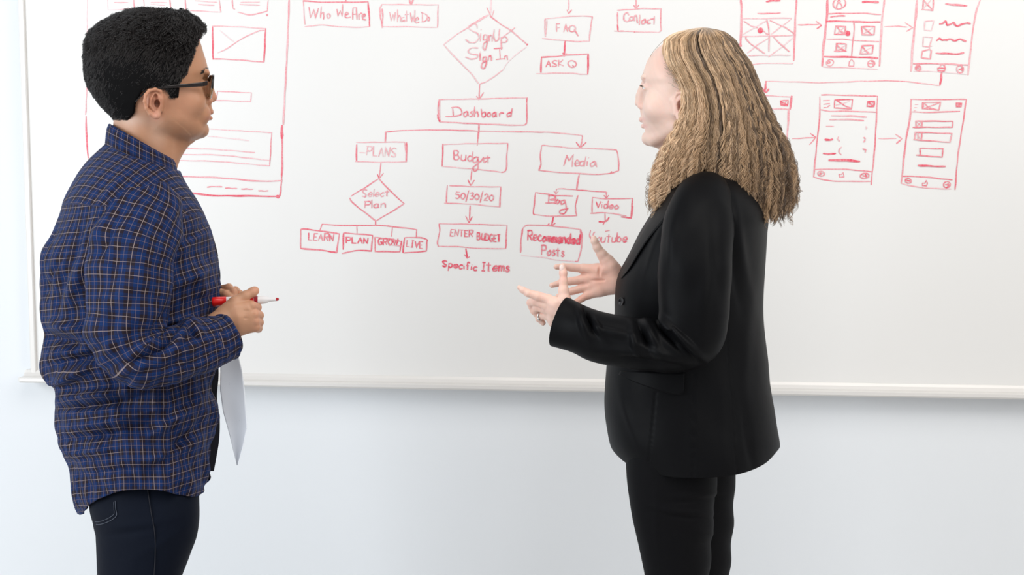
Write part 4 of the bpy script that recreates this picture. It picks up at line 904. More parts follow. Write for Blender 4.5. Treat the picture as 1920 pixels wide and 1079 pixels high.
# yoke / armhole seam: a slim raised welt along the shoulder
# collar: stand and fall
def collar(pr, cxl, cxr, zc, rz, rows, m, parent, name='collar', n=2.1, gap=0.0, uvs=1.0):
    """rows: (dy, grow) sections; the ring is a tilted ellipse from (cxl[0],cxl[1]) back to (cxr[0],cxr[1]) front"""
    nc = 140; th = np.linspace(0, 2 * np.pi, nc, endpoint=False); cx, sx = superell(th, n)
    V = []
    for dy, gx, gz, sx_ in rows:
        xm, hw = (cxl[0] + cxr[0]) / 2 + sx_, (cxr[0] - cxl[0]) / 2 + gx
        ym, hy = (cxl[1] + cxr[1]) / 2, (cxr[1] - cxl[1]) / 2
        X = xm + hw * cx; Yc = ym + hy * cx + dy * (1 - 0.18 * (cx > 0.0) * cx) ; Z = zc - (rz + gz) * sx
        V.append(np.stack([X, Yc, Z], -1))
    V = np.array(V); U = np.broadcast_to(np.r_[0, np.cumsum(np.linalg.norm(np.diff(V[0], axis=0), axis=1))][None], V.shape[:2])
    vv = np.r_[0, np.cumsum(np.linalg.norm(np.diff(V, axis=0), axis=2).mean(1))]
    o = pr.put(name, V.reshape(-1, 3), grid_faces(len(rows), nc), m, parent, uv=np.stack([U, np.broadcast_to(vv[:, None], U.shape)], -1).reshape(-1, 2))
    return o, V
co, _ = collar(PL, (206, 233), (324, 300), 0, 62, [(34, -4, -2, 0), (16, -6, -4, 0), (2, -2, 0, 0), (-1, 0, 1, 0), (0, 3, 5, 0), (8, 6, 12, 0), (20, 8, 20, 0), (32, 9, 28, 0), (42, 10, 34, 0), (43, 8, 31, 0), (36, 5, 22, 0)], M_plaid, shirt)
solid(co, 1.5)
# front placket edge and the far tail seen as a dark edge past the near front
def strip(pr, name, pts, wz, wx, m, parent):
    V, Fq = [], []
    pts = catmull(pts, 8)
    for i, p in enumerate(pts):
        x, y, z = p
        V += [(x, y, z - wz), (x + wx, y, z - wz), (x + wx, y, z + wz), (x, y, z + wz)]
        if i:
            k = 4 * (i - 1)
            for j in range(4): Fq.append((k + j, k + (j + 1) % 4, k + 4 + (j + 1) % 4, k + 4 + j))
    Fq += [(3, 2, 1, 0), tuple(4 * (len(pts) - 1) + j for j in range(4))]
    return pr.put(name, np.array(V, float), Fq, m, parent, smooth=False)
strip(PL, 'placket', [(321, 318, -2), (337, 345, -2), (353, 370, -2), (371, 400, -2), (385, 425, -2), (396, 452, -2), (404, 482, -2), (409, 520, -2), (410, 560, -2)], 15, 3.6, M_plaid, shirt)
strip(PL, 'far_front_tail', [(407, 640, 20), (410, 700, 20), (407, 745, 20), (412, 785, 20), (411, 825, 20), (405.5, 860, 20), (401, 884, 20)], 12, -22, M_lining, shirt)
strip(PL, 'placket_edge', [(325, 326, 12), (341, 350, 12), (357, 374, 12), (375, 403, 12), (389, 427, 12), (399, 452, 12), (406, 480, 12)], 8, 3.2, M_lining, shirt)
for (bx, by) in ((325, 322), (382.5, 422)):
    v, q = sphere_pts((0, 0, 0), 1, 8); v = v * (2.2, 3.6, 3.6) + (bx + 2.5, by, -17); PL.put('shirt_button', v, q, M_pearl, shirt)
# jeans
jeans_rows = [(875, 165, 370, -46, 84), (905, 166, 373, -54, 86), (935, 166, 374, -64, 88), (960, 168, 374.5, -72, 90), (985, 175, 373, -76, 90), (1010, 179, 369, -78, 88), (1040, 180.5, 358, -78, 85), (1079, 182, 341, -78, 82), (1200, 188, 325, -78, 74), (1350, 196, 312, -78, 64), (1500, 190, 300, -78, 58), (1700, 196, 286, -80, 48), (1822, 192, 288, -80, 50)]
def dJ(U, Y, th, V):
    X = V[..., 0]; return ridge(X, Y, 250, 985, math.radians(-6), 60, 8) * 2.5 - ridge(X, Y, 240, 1000, math.radians(-8), 55, 6) * 2.5 + ridge(X, Y, 300, 1020, math.radians(-30), 50, 9) * 2 + 1.2 * smooth_noise(41, X, Y, 26, 22)
jl = loft_part(PL, 'jeans', jeans_rows, M_jeans, disp=dJ, nr=220, nc=140)
loft_part(PL, 'trouser_leg', [(r[0], r[1] + 6, r[2] - 4, -r[3], r[4]) for r in jeans_rows], M_jeans, jl, nr=120, nc=80)
def surf_z(tab, x, y, n=2.25, lift=1.0):
    t = np.array(tab, float); xl, xr, zc, zr = (float(sinterp(y, t[:, 0], t[:, i])) for i in range(1, 5))
    c = np.clip((x - (xl + xr) / 2) / ((xr - xl) / 2), -0.98, 0.98)
    return zc - zr * (1 - abs(c) ** n) ** (1 / n) - lift
def stitch(pr, name, pts, tab, m, parent, r=0.55, lift=1.5, n=2.25, dash=None):
    p = catmull(pts, 8); V = [(x, y, surf_z(tab, x, y, n, lift)) for x, y in p]
    path = [(x, y, z, r, r) for x, y, z in V]; VV, U, T, th = tube(path, len(path) * 2, 6, (0, 0.01, 1)); 
    return pr.put(name, VV.reshape(-1, 3), grid_faces(len(path) * 2, 6), m, parent)
stitch(PL, 'pocket_stitching', [(216, 940), (217, 955), (218, 968), (205, 978), (188, 984), (180, 984)], jeans_rows, M_stitch, jl, 0.5, 2.6)
stitch(PL, 'pocket_stitching', [(213, 942), (213.5, 955), (213, 965), (202, 973), (186, 979), (178, 979)], jeans_rows, M_stitch, jl, 0.4, 2.6)
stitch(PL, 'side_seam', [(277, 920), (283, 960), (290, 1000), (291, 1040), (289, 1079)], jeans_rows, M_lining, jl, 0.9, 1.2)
# side seam gusset of the shirt
def shoes(pr, bx, zs, d, m):
    for z in zs:
        F = Field((min(bx - 60 * d, bx + 260 * d) - 30, 1780, z - 80), (max(bx - 60 * d, bx + 260 * d) + 30, 1876, z + 80), 3.0)
        F.chain([(bx - 8 * d, 1845, z, 34), (bx + 60 * d, 1846, z, 36), (bx + 150 * d, 1852, z, 36), (bx + 195 * d, 1856, z, 28)], 12)
        F.cone((bx + 2 * d, 1800, z), (bx + 15 * d, 1845, z), 36, 40, 10)
        F.F = np.maximum(F.F, (F.ax[1][None, :, None] - 1873)).astype(np.float32)
        v, q = F.mesh(); s = pr.put('shoe', v, q, m)
shoes(PL, 235, (-80, 80), 1, M_shoe)

# marker held in the near hand
mk = bpy.data.objects.new('marker_pen', None); COL.objects.link(mk); mk.matrix_world = PL.root.matrix_world @ Matrix.Translation(Vector(P(460, 562, -88) - PL.base))
tag(mk, 'white and red dry-erase marker, uncapped, held by the person in the plaid shirt', 'marker')
M_pen_red = mat('red_plastic', (0.72, 0.012, 0.012), 0.3); M_pen_white = mat('white_plastic', (0.80, 0.78, 0.78), 0.3); M_nib = mat('red_nib', (0.42, 0.01, 0.02), 0.8); M_pen_dark = mat('dark_red_print', (0.35, 0.01, 0.02), 0.4)
off = P(460, 562, -88)
def rev(name, prof, m, parent, nc=32):
    """surface of revolution along the pen axis; prof (px along x, radius px)"""
    th = np.linspace(0, 2 * np.pi, nc, endpoint=False); V = []
    for x, r in prof:
        yc = 566.5 - (x - 397) * 0.0397; V.append(np.stack([x + 0 * th, yc + r * np.cos(th), -88 + r * np.sin(th)], -1))
    V = np.array(V).reshape(-1, 3); f = [tuple(q) for q in grid_faces(len(prof), nc)] + [tuple(range(nc)), tuple(range((len(prof) - 1) * nc, len(prof) * nc))]
    o = mesh_obj(name, P(V[:, 0], V[:, 1], V[:, 2]) - off, f, m, parent); 
    for p_ in o.data.polygons:
        if len(p_.vertices) > 4: p_.use_smooth = False
    return o
rev('cap', [(397, 7.6), (397.6, 8.6), (400, 9.0), (424, 9.1)], M_pen_red, mk)
rev('barrel_band', [(424, 8.4), (440.5, 8.4)], M_pen_white, mk)
rev('barrel_sleeve', [(440.5, 8.45), (475.5, 8.45)], M_pen_red, mk)
rev('barrel', [(475.5, 8.0), (490, 8.0), (498, 7.2), (502, 5.4), (506, 4.2), (514, 3.6), (517.5, 3.4)], M_pen_white, mk)
rev('nib', [(517.5, 3.0), (520, 2.8), (522.8, 1.9)], M_nib, mk)
rev('printed_mark', [(476, 8.15), (483, 8.15)], M_pen_dark, mk)

# sheets of paper hanging below the near hand
def paper(name, dz, dx, ang, lab, edge):
    nr, nc = 50, 20; V = []
    for i in range(nr):
        t = i / (nr - 1)
        for j in range(nc):
            s = j / (nc - 1)
            y = 618 + 255 * t
            xl = np.interp(t, [0, .45, .6, .77, .9, 1], [414, 413, 418, 430, 438, 444.5]); xr_ = np.interp(t, [0, .1, .3, .45, .72, .86, 1], [437, 441, 454, 459, 463.5, 456, 446])
            x = xl + (xr_ - xl) * s + dx
            z = -70 + dz + 16 * math.sin(math.pi * s * 0.9) * t - 48 * s * t
            V.append((x, y, z))
    V = np.array(V); o_ = P(420, 600, -60)
    f = grid_faces(nr, nc, wrap=False)
    e = bpy.data.objects.new('x', None); bpy.data.objects.remove(e)
    o = mesh_obj(name, P(V[:, 0], V[:, 1], V[:, 2]) - o_, f, M_paper); o.matrix_world = PL.root.matrix_world @ Matrix.Translation(Vector(o_ - PL.base))
    sm = o.modifiers.new('t', 'SOLIDIFY'); sm.thickness = 0.0006
    tag(o, lab, 'paper'); return o
M_paper = mat('white_paper', (0.82, 0.85, 0.92), 0.65)
_s = noise(M_paper, 55, 6, rough=0.8); _g = math_n(M_paper, 'GREATER_THAN', _s, 0.66)
lk(M_paper, mixc(M_paper, math_n(M_paper, 'MULTIPLY', _g, 0.35), (0.82, 0.845, 0.90), (0.28, 0.31, 0.40)), bsdf(M_paper).inputs['Base Color'])
paper('sheet_of_paper', 0, 0, 0, 'loose white paper sheet hanging from the hand of the person in the plaid shirt', 0)

# ================================================================ person on the right
PR = Person(1300, 'person with long wavy blonde hair in a black blazer, gesturing with both hands')
HR = Head(1290, 8, math.radians(10), -1)
tabR = [(64, 1300, 1335, 8), (67, 1285, 1350, 24), (74, 1262, 1362, 42), (84, 1242, 1372, 54), (96, 1228, 1382, 61), (111, 1216.5, 1391, 67), (126, 1210.5, 1396, 71), (138, 1206.8, 1397, 73), (147, 1206.5, 1396, 73), (158, 1209.5, 1394, 71), (170, 1210, 1390, 70), (186, 1208, 1382, 68),
        (200, 1206.5, 1372, 66), (212, 1205, 1360, 64), (226, 1204, 1345, 59), (238, 1208, 1335, 54), (250, 1208, 1325, 45), (260, 1206.5, 1315, 36), (268, 1210, 1300, 27), (275, 1222, 1285, 18), (280, 1245, 1275, 7)]
def face_R(F):
    f = HR.f
    F.cone((f(1302), 190, 0), (f(1316), 340, 0), 46, 46, 14)
    F.cone((f(1278), 215, 0), (f(1296), 340, 0), 32, 36, 12)
    F.cone((f(1245), 262, 0), (f(1268), 300, 0), 14, 18, 14)
    for s in (-1, 1):
        F.cone((f(1275), 240, 46 * s), (f(1228), 264, 20 * s), 10, 9, 12)
        F.ell((f(1236), 200, 42 * s), (22, 24, 18), 14)
        F.ell((f(1206), 163, 27 * s), (10, 10, 15), 7, '-')
        F.ell((f(1219), 163.5, 28 * s), (11, 8.5, 12.5), 4)
        F.ell((f(1212.5), 165, 28 * s), (8, 2.2, 11.5), 1.5, '-')
        F.cone((f(1207.5), 146, 11 * s), (f(1213), 144, 36 * s), 4, 3, 6)
        F.ell((f(1205), 199, 10.5 * s), (8, 6.5, 6), 5)
        F.ell((f(1198.5), 203.5, 5.5 * s), (4, 2, 2.5), 1.5, '-')
    F.chain([(f(1210.5), 155, 0, 7), (f(1206.5), 168, 0, 8), (f(1202.5), 180, 0, 8.6), (f(1200), 190, 0, 8.6)], 8)
    F.ell((f(1197.5), 194, 0), (6.6, 6.2, 7.5), 4)
    F.cone((f(1202.5), 203, 0), (f(1204.5), 214, 0), 3, 3.5, 4)
    F.ell((f(1204.5), 224.5, 0), (6.2, 5.8, 17), 4)
    F.ell((f(1208), 237, 0), (6.2, 5, 15), 4)
    F.ell((f(1199.5), 231.2, 0), (8.5, 1.4, 20), 2, '-')
    F.ell((f(1206.5), 246, 0), (5.5, 3.5, 18), 5, '-')
    F.ell((f(1215), 260, 0), (9.5, 11, 16), 8)
    for s in (-1, 1):
        def e(px, py, lift, r): sd = 66 + lift; return (f(px, sd), py, s * sd, r)
        F.cone(e(1266, 190, -2, 1)[:3], e(1268, 212, -2, 1)[:3], 8, 7, 5)
        F.ell(e(1279, 198, 3, 0)[:3], (13, 24, 5.5), 3)
        F.chain([e(1268, 196, 3, 2.2), e(1265, 184, 3, 2.6), e(1270, 175, 5, 2.8), e(1281, 173, 8, 2.8), e(1291, 180, 11, 2.8), e(1293, 196, 11, 2.8), e(1286, 212, 7, 3), e(1276, 222, 4, 4.4)], 2)
        F.ell(e(1276, 199, 6, 0)[:3], (6.5, 11, 5.5), 2.5, '-')
        F.ell(e(1273, 219, 3, 0)[:3], (6, 8, 4), 3)
        F.ell(e(1269, 203, 2.5, 0)[:3], (3.2, 5, 3.4), 2)
FR, vR, qR = build_head(HR, tabR, 1290, (min(HR.f(1415), HR.f(1180)) , 58, -96), (max(HR.f(1180), HR.f(1415)), 345, 96), 1.35, face_R)
nearR = hand_field((960, 480, -190), (1120, 665, -70), 1.0, [
    ([(1110, 625, -150, 26), (1080, 604, -142, 23), (1062, 592, -138, 19)], 6),
    ([(1060, 588, -138, 18), (1042, 572, -136, 14), (1026, 562, -134, 10)], 6),
    ([(1060, 592, -136, 17), (1042, 584, -132, 14), (1026, 576, -128, 10.5)], 6),
    ([(1058, 600, -130, 16), (1040, 596, -124, 12.5), (1030, 590, -118, 9)], 6),
    ([(1056, 606, -124, 14), (1040, 604, -116, 11), (1033, 600, -110, 8)], 6),
    ([(1028, 562, -134, 10), (1008, 555.5, -136, 8.6), (990, 550, -137, 7.2), (980, 544, -137, 6), (973.5, 539.5, -137, 4.3)], 2.5),   # index
    ([(1024, 572, -130, 10), (1004, 565, -124, 8.4), (995, 568, -112, 7.4), (997, 577, -106, 6.4)], 2.5),                        # middle, bent
    ([(1026, 582, -124, 9), (1008, 576, -116, 8), (1001, 583, -104, 7), (1008, 592, -100, 6)], 2.5),
    ([(1030, 594, -116, 8), (1016, 592, -108, 6.8), (1010, 598, -98, 6), (1018, 606, -96, 5.2)], 2.5),
    ([(1064, 582, -140, 15), (1059, 563, -140, 11.5), (1056.5, 545, -139, 9.2), (1056.5, 528, -138, 7.4), (1056, 512, -137, 7.0), (1054.5, 500, -136, 5.8)], 4)])
farR = hand_field((1020, 430, -10), (1240, 610, 120), 1.1, [
    ([(1235, 550, 70, 34), (1190, 535, 60, 26), (1156, 525, 52, 19)], 6),
    ([(1152, 516, 50, 17), (1122, 508, 50, 13), (1094, 504, 50, 9.5)], 6),
    ([(1152, 522, 50, 17), (1120, 522, 52, 13.5), (1092, 524, 52, 9.5)], 6),
    ([(1152, 530, 50, 17), (1122, 534, 52, 13), (1097, 540, 52, 9)], 6),
    ([(1150, 538, 50, 15), (1126, 544, 50, 12), (1104, 553, 50, 8.6)], 6),
    ([(1150, 508, 46, 17), (1138, 490, 42, 13), (1129, 478, 38, 9.6), (1119.5, 464, 34, 7.8), (1114.5, 452, 31, 6.6), (1112.8, 446, 30, 4.6)], 4),
    ([(1094, 504, 50, 8.6), (1072, 502, 46, 7.4), (1056, 500.5, 40, 6.5), (1043, 500.8, 34, 5.0)], 2.2),
    ([(1090, 525, 52, 8.4), (1068, 528, 47, 7.2), (1050, 531.5, 40, 6.4), (1034.5, 535.3, 34, 4.8)], 2.2),
    ([(1096, 540, 52, 8.2), (1074, 546, 46, 7.0), (1058, 551, 39, 6.2), (1046, 556, 33, 4.8)], 2.2),
    ([(1104, 553, 50, 7.8), (1090, 561, 45, 6.4), (1079, 568, 40, 5.6), (1070, 573, 35, 4.4)], 2.2),
    ([(1146, 500, 40, 13), (1128, 508, 42, 9)], 5)],
    [((1124, 507, 34), (3, 14, 4), 3, '-'), ((1118, 526, 37), (16, 2.5, 4), 3, '-'), ((1094, 514, 40), (8, 3, 8), 3, '-'), ((1094, 533, 40), (8, 3, 8), 3, '-')])
coreR = body_core(((1080, 320, -270), (1480, 1880, 230), [
    ([(1310, 335, 0, 40), (1320, 400, 0, 70), (1310, 500, 0, 95), (1300, 640, 0, 92), (1300, 760, 0, 80), (1298, 820, 0, 56)], 20),
    ([(1315, 400, -50, 50), (1318, 415, -120, 38), (1306, 540, -180, 36), (1302, 630, -190, 32), (1230, 645, -185, 28), (1130, 630, -165, 22), (1075, 602, -140, 17)], 15),
    ([(1315, 400, 50, 50), (1318, 415, 120, 38), (1312, 540, 150, 36), (1300, 600, 150, 32), (1240, 570, 100, 28), (1190, 536, 62, 20)], 15),
    ([(1266, 900, -62, 56), (1268, 1080, -66, 44), (1274, 1350, -66, 28), (1278, 1500, -66, 28), (1278, 1780, -66, 20), (1276, 1840, -66, 20)], 15),
    ([(1304, 900, 60, 54), (1306, 1080, 66, 42), (1300, 1350, 66, 28), (1302, 1500, 66, 28), (1300, 1780, 66, 20), (1298, 1840, 66, 20)], 15)]))
bv, bq = join([(vR, qR), nearR, farR, coreR])
skinR = (0.80, 0.585, 0.495)
cR = paint(bv, skinR, [(1245, 115, 22, (0.80, 0.45, 0.37), .35, 30), (1274, 195, 10, (0.80, 0.40, 0.34), .45, 26), (1273.5, 200, 4, (0.30, 0.07, 0.05), .8, 8), (1204, 224, 8, (0.70, 0.36, 0.34), .55, 4.5), (1209, 237, 7, (0.70, 0.34, 0.32), .5, 4), (1198, 196, 8, (0.80, 0.46, 0.40), .4),  # small dark spot at the ear is its hollow's shade, painted into the colour
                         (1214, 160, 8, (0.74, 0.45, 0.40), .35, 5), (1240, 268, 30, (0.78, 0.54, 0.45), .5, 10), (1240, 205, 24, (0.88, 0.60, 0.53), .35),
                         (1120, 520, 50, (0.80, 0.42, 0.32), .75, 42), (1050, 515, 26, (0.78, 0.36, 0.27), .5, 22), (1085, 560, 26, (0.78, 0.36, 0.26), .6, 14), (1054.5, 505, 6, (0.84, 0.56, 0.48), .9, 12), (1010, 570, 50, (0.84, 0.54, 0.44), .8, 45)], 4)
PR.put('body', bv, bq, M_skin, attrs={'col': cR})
eyes(PR, HR, 1219.5, 164, 28, 9.6)
v, q = sphere_pts((0, 0, 0), 1, 10); M_nail = mat('fingernail', (0.85, 0.66, 0.60), 0.18)
PR.put('fingernail', v * (4.6, 6.6, 2.5) + (1053.2, 503, -141.4), q, M_nail)
brow(PR, HR, tabR, 1290, [(1204.5, 147), (1204.5, 143.5), (1208, 142), (1214, 146)], 8, 36, 150, 6, (0.20, 0.10, 0.06), 0.3)
def lashes(pr, H, fx, y, s, r, col, n=60):
    out = []
    for sg in (-1, 1):
        for i in range(n):
            a = (i / (n - 1) - 0.5) * 1.9
            b = np.array([H.f(fx) + r * math.cos(a) + 0.6, y - 1.5, s * sg + r * math.sin(a)]); d = np.array([math.cos(a), -0.15, math.sin(a)])
            out.append([b, b + d * 3.2 + (0, 0.6, 0), b + d * 5.5 + (0, -0.9, 0)])
    o = np.array(out); q = H.out(o.reshape(-1, 3)).reshape(o.shape)
    make_hair('eyelashes', q, np.array([[.42, .34, .16]]) * np.ones((len(q), 1)), np.array(col)[None] * np.ones((len(q), 1)), M_hair_strand, pr.root, pr)
lashes(PR, HR, 1219.5, 163.5, 28, 9.6, (0.03, 0.025, 0.02)); lashes(PL, HL, 366.5, 157.5, 31, 10.6, (0.01, 0.008, 0.007))
# ring on the near hand
def torus(c, R, r, ax, n=28, m_=10):
    ax = Vector(ax).normalized(); u = ax.orthogonal().normalized(); w_ = ax.cross(u); V = []
    for i in range(n):
        a = 2 * math.pi * i / n; d = u * math.cos(a) + w_ * math.sin(a)
        for j in range(m_):
            b = 2 * math.pi * j / m_; V.append(tuple(Vector(c) + d * (R + r * math.cos(b)) + ax * r * math.sin(b)))
    V = np.array(V); f = [(i * m_ + j, ((i + 1) % n) * m_ + j, ((i + 1) % n) * m_ + (j + 1) % m_, i * m_ + (j + 1) % m_) for i in range(n) for j in range(m_)]
    return V, f
v, f = torus((1013, 592.5, -106), 8.2, 1.5, (1, 0.2, -0.6)); PR.put('finger_ring', v, f, M_silver)
v, q = sphere_pts((1009.5, 598, -112), 2.8, 8); PR.put('ring_stone', v, q, M_silver)

# blazer
tabB = [(300, 1290, 1352, -2, 46), (312, 1280, 1366, -2, 66), (326, 1268, 1384, -2, 98), (342, 1256, 1402, -2, 134), (360, 1244, 1418, -4, 160), (380, 1234, 1432, -4, 176), (402, 1221, 1440.5, -4, 186), (440, 1197, 1439.5, -4, 190), (480, 1177, 1437, -4, 186), (520, 1159, 1435, -4, 178), (560, 1152, 1433.5, -4, 168),
        (600, 1151, 1433, -4, 160), (640, 1146, 1435, -4, 156), (680, 1138, 1440, -4, 155), (720, 1134, 1444, -4, 156), (760, 1134, 1450, -4, 158), (800, 1138, 1456, -4, 162), (840, 1146, 1463, -4, 166), (870, 1162, 1460, -4, 168), (900, 1180, 1450, -4, 168)]
def hemR(th):
    deg = np.degrees(th) % 360; d = np.minimum(deg, 360 - deg)      # 0 = back (right), 180 = front (left)
    return sinterp(d, [0, 18, 35, 60, 90, 120, 140, 155, 168, 180], [836, 849, 870, 889, 897, 893, 880, 868, 852, 838])
def dispB(U, Y, th, V):
    X = V[..., 0]; near = np.clip(np.sin(th), 0, 1) ** 0.5
    def R(x, y, ang, ln, wd, amp): return amp * ridge(X, Y, x, y, math.radians(ang), ln, wd) * near
    a = R(1390, 470, 80, 90, 10, 5) + R(1374, 480, 84, 80, 8, -5) + R(1400, 640, 96, 110, 12, 3) + R(1225, 470, 108, 60, 8, 3) + R(1180, 790, 70, 50, 8, 3) + R(1360, 800, 88, 80, 14, 3) + R(1400, 820, 80, 60, 8, -4) + R(1300, 810, 90, 80, 12, 2)
    a = a - 2.2 * np.exp(-((X - 1300 - (Y - 800) * 0.0) / 1.3) ** 2) * near * (Y > 700) - 2.2 * np.exp(-((X - 1229 - (Y - 740) * -0.09) / 1.3) ** 2) * near * (Y > 735) - 1.8 * np.exp(-((X - 1368 - (Y - 700) * 0.07) / 1.4) ** 2) * near * (Y > 480)
    return a + 1.6 * smooth_noise(51, X, Y, 40, 40)
V, U, Y = torso_loft(tabB, 300, 300, n=2.2, ybot=hemR, disp=dispB)
blazer = PR.put('blazer', V.reshape(-1, 3), grid_faces(300, 300), M_blazer); solid(blazer, 2.5)
armR = [(1330, 352, -112, 34, 34), (1324, 368, -136, 50, 42), (1316, 395, -158, 60, 50), (1309, 440, -180, 65, 54), (1304, 490, -192, 67, 55), (1301, 545, -196, 66, 54), (1302, 595, -198, 62, 52), (1298, 632, -196, 56, 50), (1270, 648, -192, 49, 48), (1225, 648, -187, 46.5, 46), (1175, 644, -180, 46, 43), (1130, 635, -170, 45, 41), (1092, 621, -158, 44, 39), (1063, 609, -147, 45, 37), (1049, 604, -142, 46, 36)]
def dispArmR(U, T, th, V):
    X, Yv = V[..., 0], V[..., 1]; near = np.clip(-(V[..., 2] - V[..., 2].mean(1, keepdims=True)) / 26, 0, 1) ** 0.5
    def R(x, y, ang, ln, wd, amp): return amp * ridge(X, Yv, x, y, math.radians(ang), ln, wd) * near
    a = R(1262, 620, 48, 46, 7, 8) + R(1250, 630, 50, 40, 5, -7) + R(1285, 650, 42, 38, 7, -8) + R(1298, 655, 45, 34, 6, 7) + R(1222, 630, 62, 28, 6, 6) + R(1208, 634, 66, 26, 6, -7) + R(1190, 640, 75, 24, 6, 5) + R(1230, 660, 20, 44, 7, 5) + R(1215, 676, 10, 50, 6, -4)
    a = a + R(1104, 598, 68, 28, 6, -8) + R(1092, 604, 72, 30, 6, 6) + R(1118, 612, 55, 22, 5, 5) + R(1150, 625, 12, 40, 6, 4) + R(1165, 660, 5, 50, 8, 3) + R(1320, 560, 95, 70, 12, 2.5) + R(1340, 480, 85, 70, 10, -2) + R(1262, 450, 96, 50, 8, 2)
    return a * 1.6 + 1.6 * smooth_noise(61, X, Yv, 26, 24)
slR, VsR = put_tube(PR, 'sleeve', armR, M_blazer, blazer, 300, 150, dispArmR, thick=2.5)
arm2R = [(1330, 370, 110, 40, 50), (1322, 420, 150, 56, 48), (1315, 500, 175, 58, 48), (1305, 570, 170, 52, 46), (1280, 590, 140, 44, 44), (1240, 570, 100, 38, 38), (1200, 545, 70, 32, 34), (1172, 532, 58, 28, 32)]
put_tube(PR, 'sleeve', arm2R, M_blazer, blazer, 120, 90, thick=2.5)
# lapel: a folded facing lying on the front edge, from the collar down to the button
def on_surf(tab, pts, n=2.2, lift=2.0): return [(x, y, surf_z(tab, x, y, n, lift)) for x, y in pts]
def patch(pr, name, A, B, tab, m, parent, lift0=2.0, lift1=5.0, nn=40, nc=8, thick=2.0, n=2.2):
    A = catmull(A, 10); B = catmull(B, 10)
    ia = np.linspace(0, len(A) - 1, nn); ib = np.linspace(0, len(B) - 1, nn)
    V = []
    for i in range(nn):
        a = np.array([np.interp(ia[i], np.arange(len(A)), A[:, 0]), np.interp(ia[i], np.arange(len(A)), A[:, 1])])
        b = np.array([np.interp(ib[i], np.arange(len(B)), B[:, 0]), np.interp(ib[i], np.arange(len(B)), B[:, 1])])
        for j in range(nc):
            s = j / (nc - 1); x, y = a + (b - a) * s; V.append((x, y, surf_z(tab, x, y, n, lift0 + (lift1 - lift0) * s)))
    o = pr.put(name, np.array(V), grid_faces(nn, nc, wrap=False), m, parent); solid(o, thick, 0); return o
patch(PR, 'lapel', [(1262, 352), (1240, 378), (1222, 404), (1203, 438), (1186, 470), (1170, 504), (1163, 520)], [(1278, 362), (1262, 392), (1240, 420), (1218, 446), (1199, 474), (1180, 505), (1165, 523)], tabB, M_blazer, blazer, 1.5, 6.5)
co2, _ = collar(PR, (1282, 322), (1362, 306), 0, 52, [(16, 2, 2, 0), (2, -2, -2, 0), (-3, 0, 0, 0), (-2, 3, 3, 0), (10, 10, 12, 0), (24, 18, 26, 0), (28, 20, 30, 0)], M_blazer, blazer)
cot, _ = collar(PR, (1266, 306), (1356, 318), 0, 46, [(30, 4, 6, 0), (10, 0, 2, 0), (-8, -3, -2, 0), (-9, -4, -3, 0)], M_trouser, PR.root, name='black_top')
# pocket flap, buttons
fl = patch(PR, 'pocket_flap', [(1163, 697), (1200, 696), (1240, 697), (1284, 698)], [(1160, 703), (1195, 719), (1235, 733), (1262, 740), (1276, 741), (1282, 736)], tabB, M_blazer, blazer, 1.0, 5.0)
def disc(pr, name, x, y, z, r, m, parent, sxx=1.0, nrm=(0, 0, -1)):
    prof_ = [(0, 0.2), (0.25, 0.2), (0.3, 0.9), (0.75, 0.9), (0.82, 1.5), (0.95, 1.4), (1.0, 0.6), (1.0, -0.8)]; nc = 28
    th = np.linspace(0, 2 * np.pi, nc, endpoint=False); nv = Vector(nrm).normalized(); u = nv.orthogonal().normalized(); w_ = nv.cross(u); V = []
    for rr, h in prof_:
        for t in th:
            d = (u * math.cos(t) + w_ * math.sin(t)) * r * max(rr, 0.001) + nv * h; V.append((x + d.x, y + d.y, z + d.z))
    return pr.put(name, np.array(V), grid_faces(len(prof_), nc), m, parent)
disc(PR, 'button', 1165, 566, surf_z(tabB, 1165, 566, 2.2, 6), 7.6, M_button, blazer, nrm=(-0.75, 0, -0.65))
for i, (bx, by) in enumerate([(1078, 660), (1089, 665), (1100, 669.5), (1109, 673)]):
    disc(PR, 'cuff_button', bx, by - 1.5, -160 - i * 1.5, 4.2, M_button, blazer, nrm=(-0.1, 0.8, -0.6))
# cream hem of the sleeve lining is not seen; dark lining inside the cuff
# trousers
nearT = [(840, 1172, 1350, -60, 92), (880, 1174, 1348, -62, 90), (920, 1178, 1343, -64, 86), (960, 1184, 1339, -66, 82), (1000, 1192, 1336, -66, 78), (1040, 1200, 1333, -66, 74), (1079, 1208, 1330, -66, 70), (1200, 1222, 1326, -66, 60), (1350, 1232, 1316, -66, 52), (1500, 1230, 1326, -66, 50), (1700, 1244, 1312, -66, 38), (1815, 1246, 1308, -66, 38)]
farT = [(840, 1210, 1384, 60, 90), (885, 1225, 1381, 62, 88), (920, 1230, 1377.5, 64, 84), (960, 1236, 1376, 66, 80), (1000, 1240, 1373.5, 66, 76), (1040, 1244, 1370.5, 66, 72), (1079, 1250, 1368, 66, 68), (1200, 1254, 1356, 66, 60), (1350, 1258, 1342, 66, 52), (1500, 1256, 1350, 66, 50), (1700, 1266, 1334, 66, 38), (1815, 1268, 1330, 66, 38)]
def dT(U, Y, th, V):
    X = V[..., 0]; a = 0
    for (x, y, an, ln, wd, am) in ((1310, 930, -6, 40, 4, 3), (1300, 940, -6, 44, 4, -3), (1290, 962, 4, 50, 4, 3), (1290, 971, 4, 50, 3.5, -3), (1320, 1000, 10, 24, 6, 2.5), (1320, 1020, 0, 20, 6, -2), (1230, 985, 88, 60, 6, 1.5)):
        a = a + am * ridge(X, Y, x, y, math.radians(an), ln, wd)
    return a + 1.5 * np.sin(Y / 11) * np.clip(np.cos(th), 0, 1) ** 4 + 0.8 * smooth_noise(71, X, Y, 22, 20)
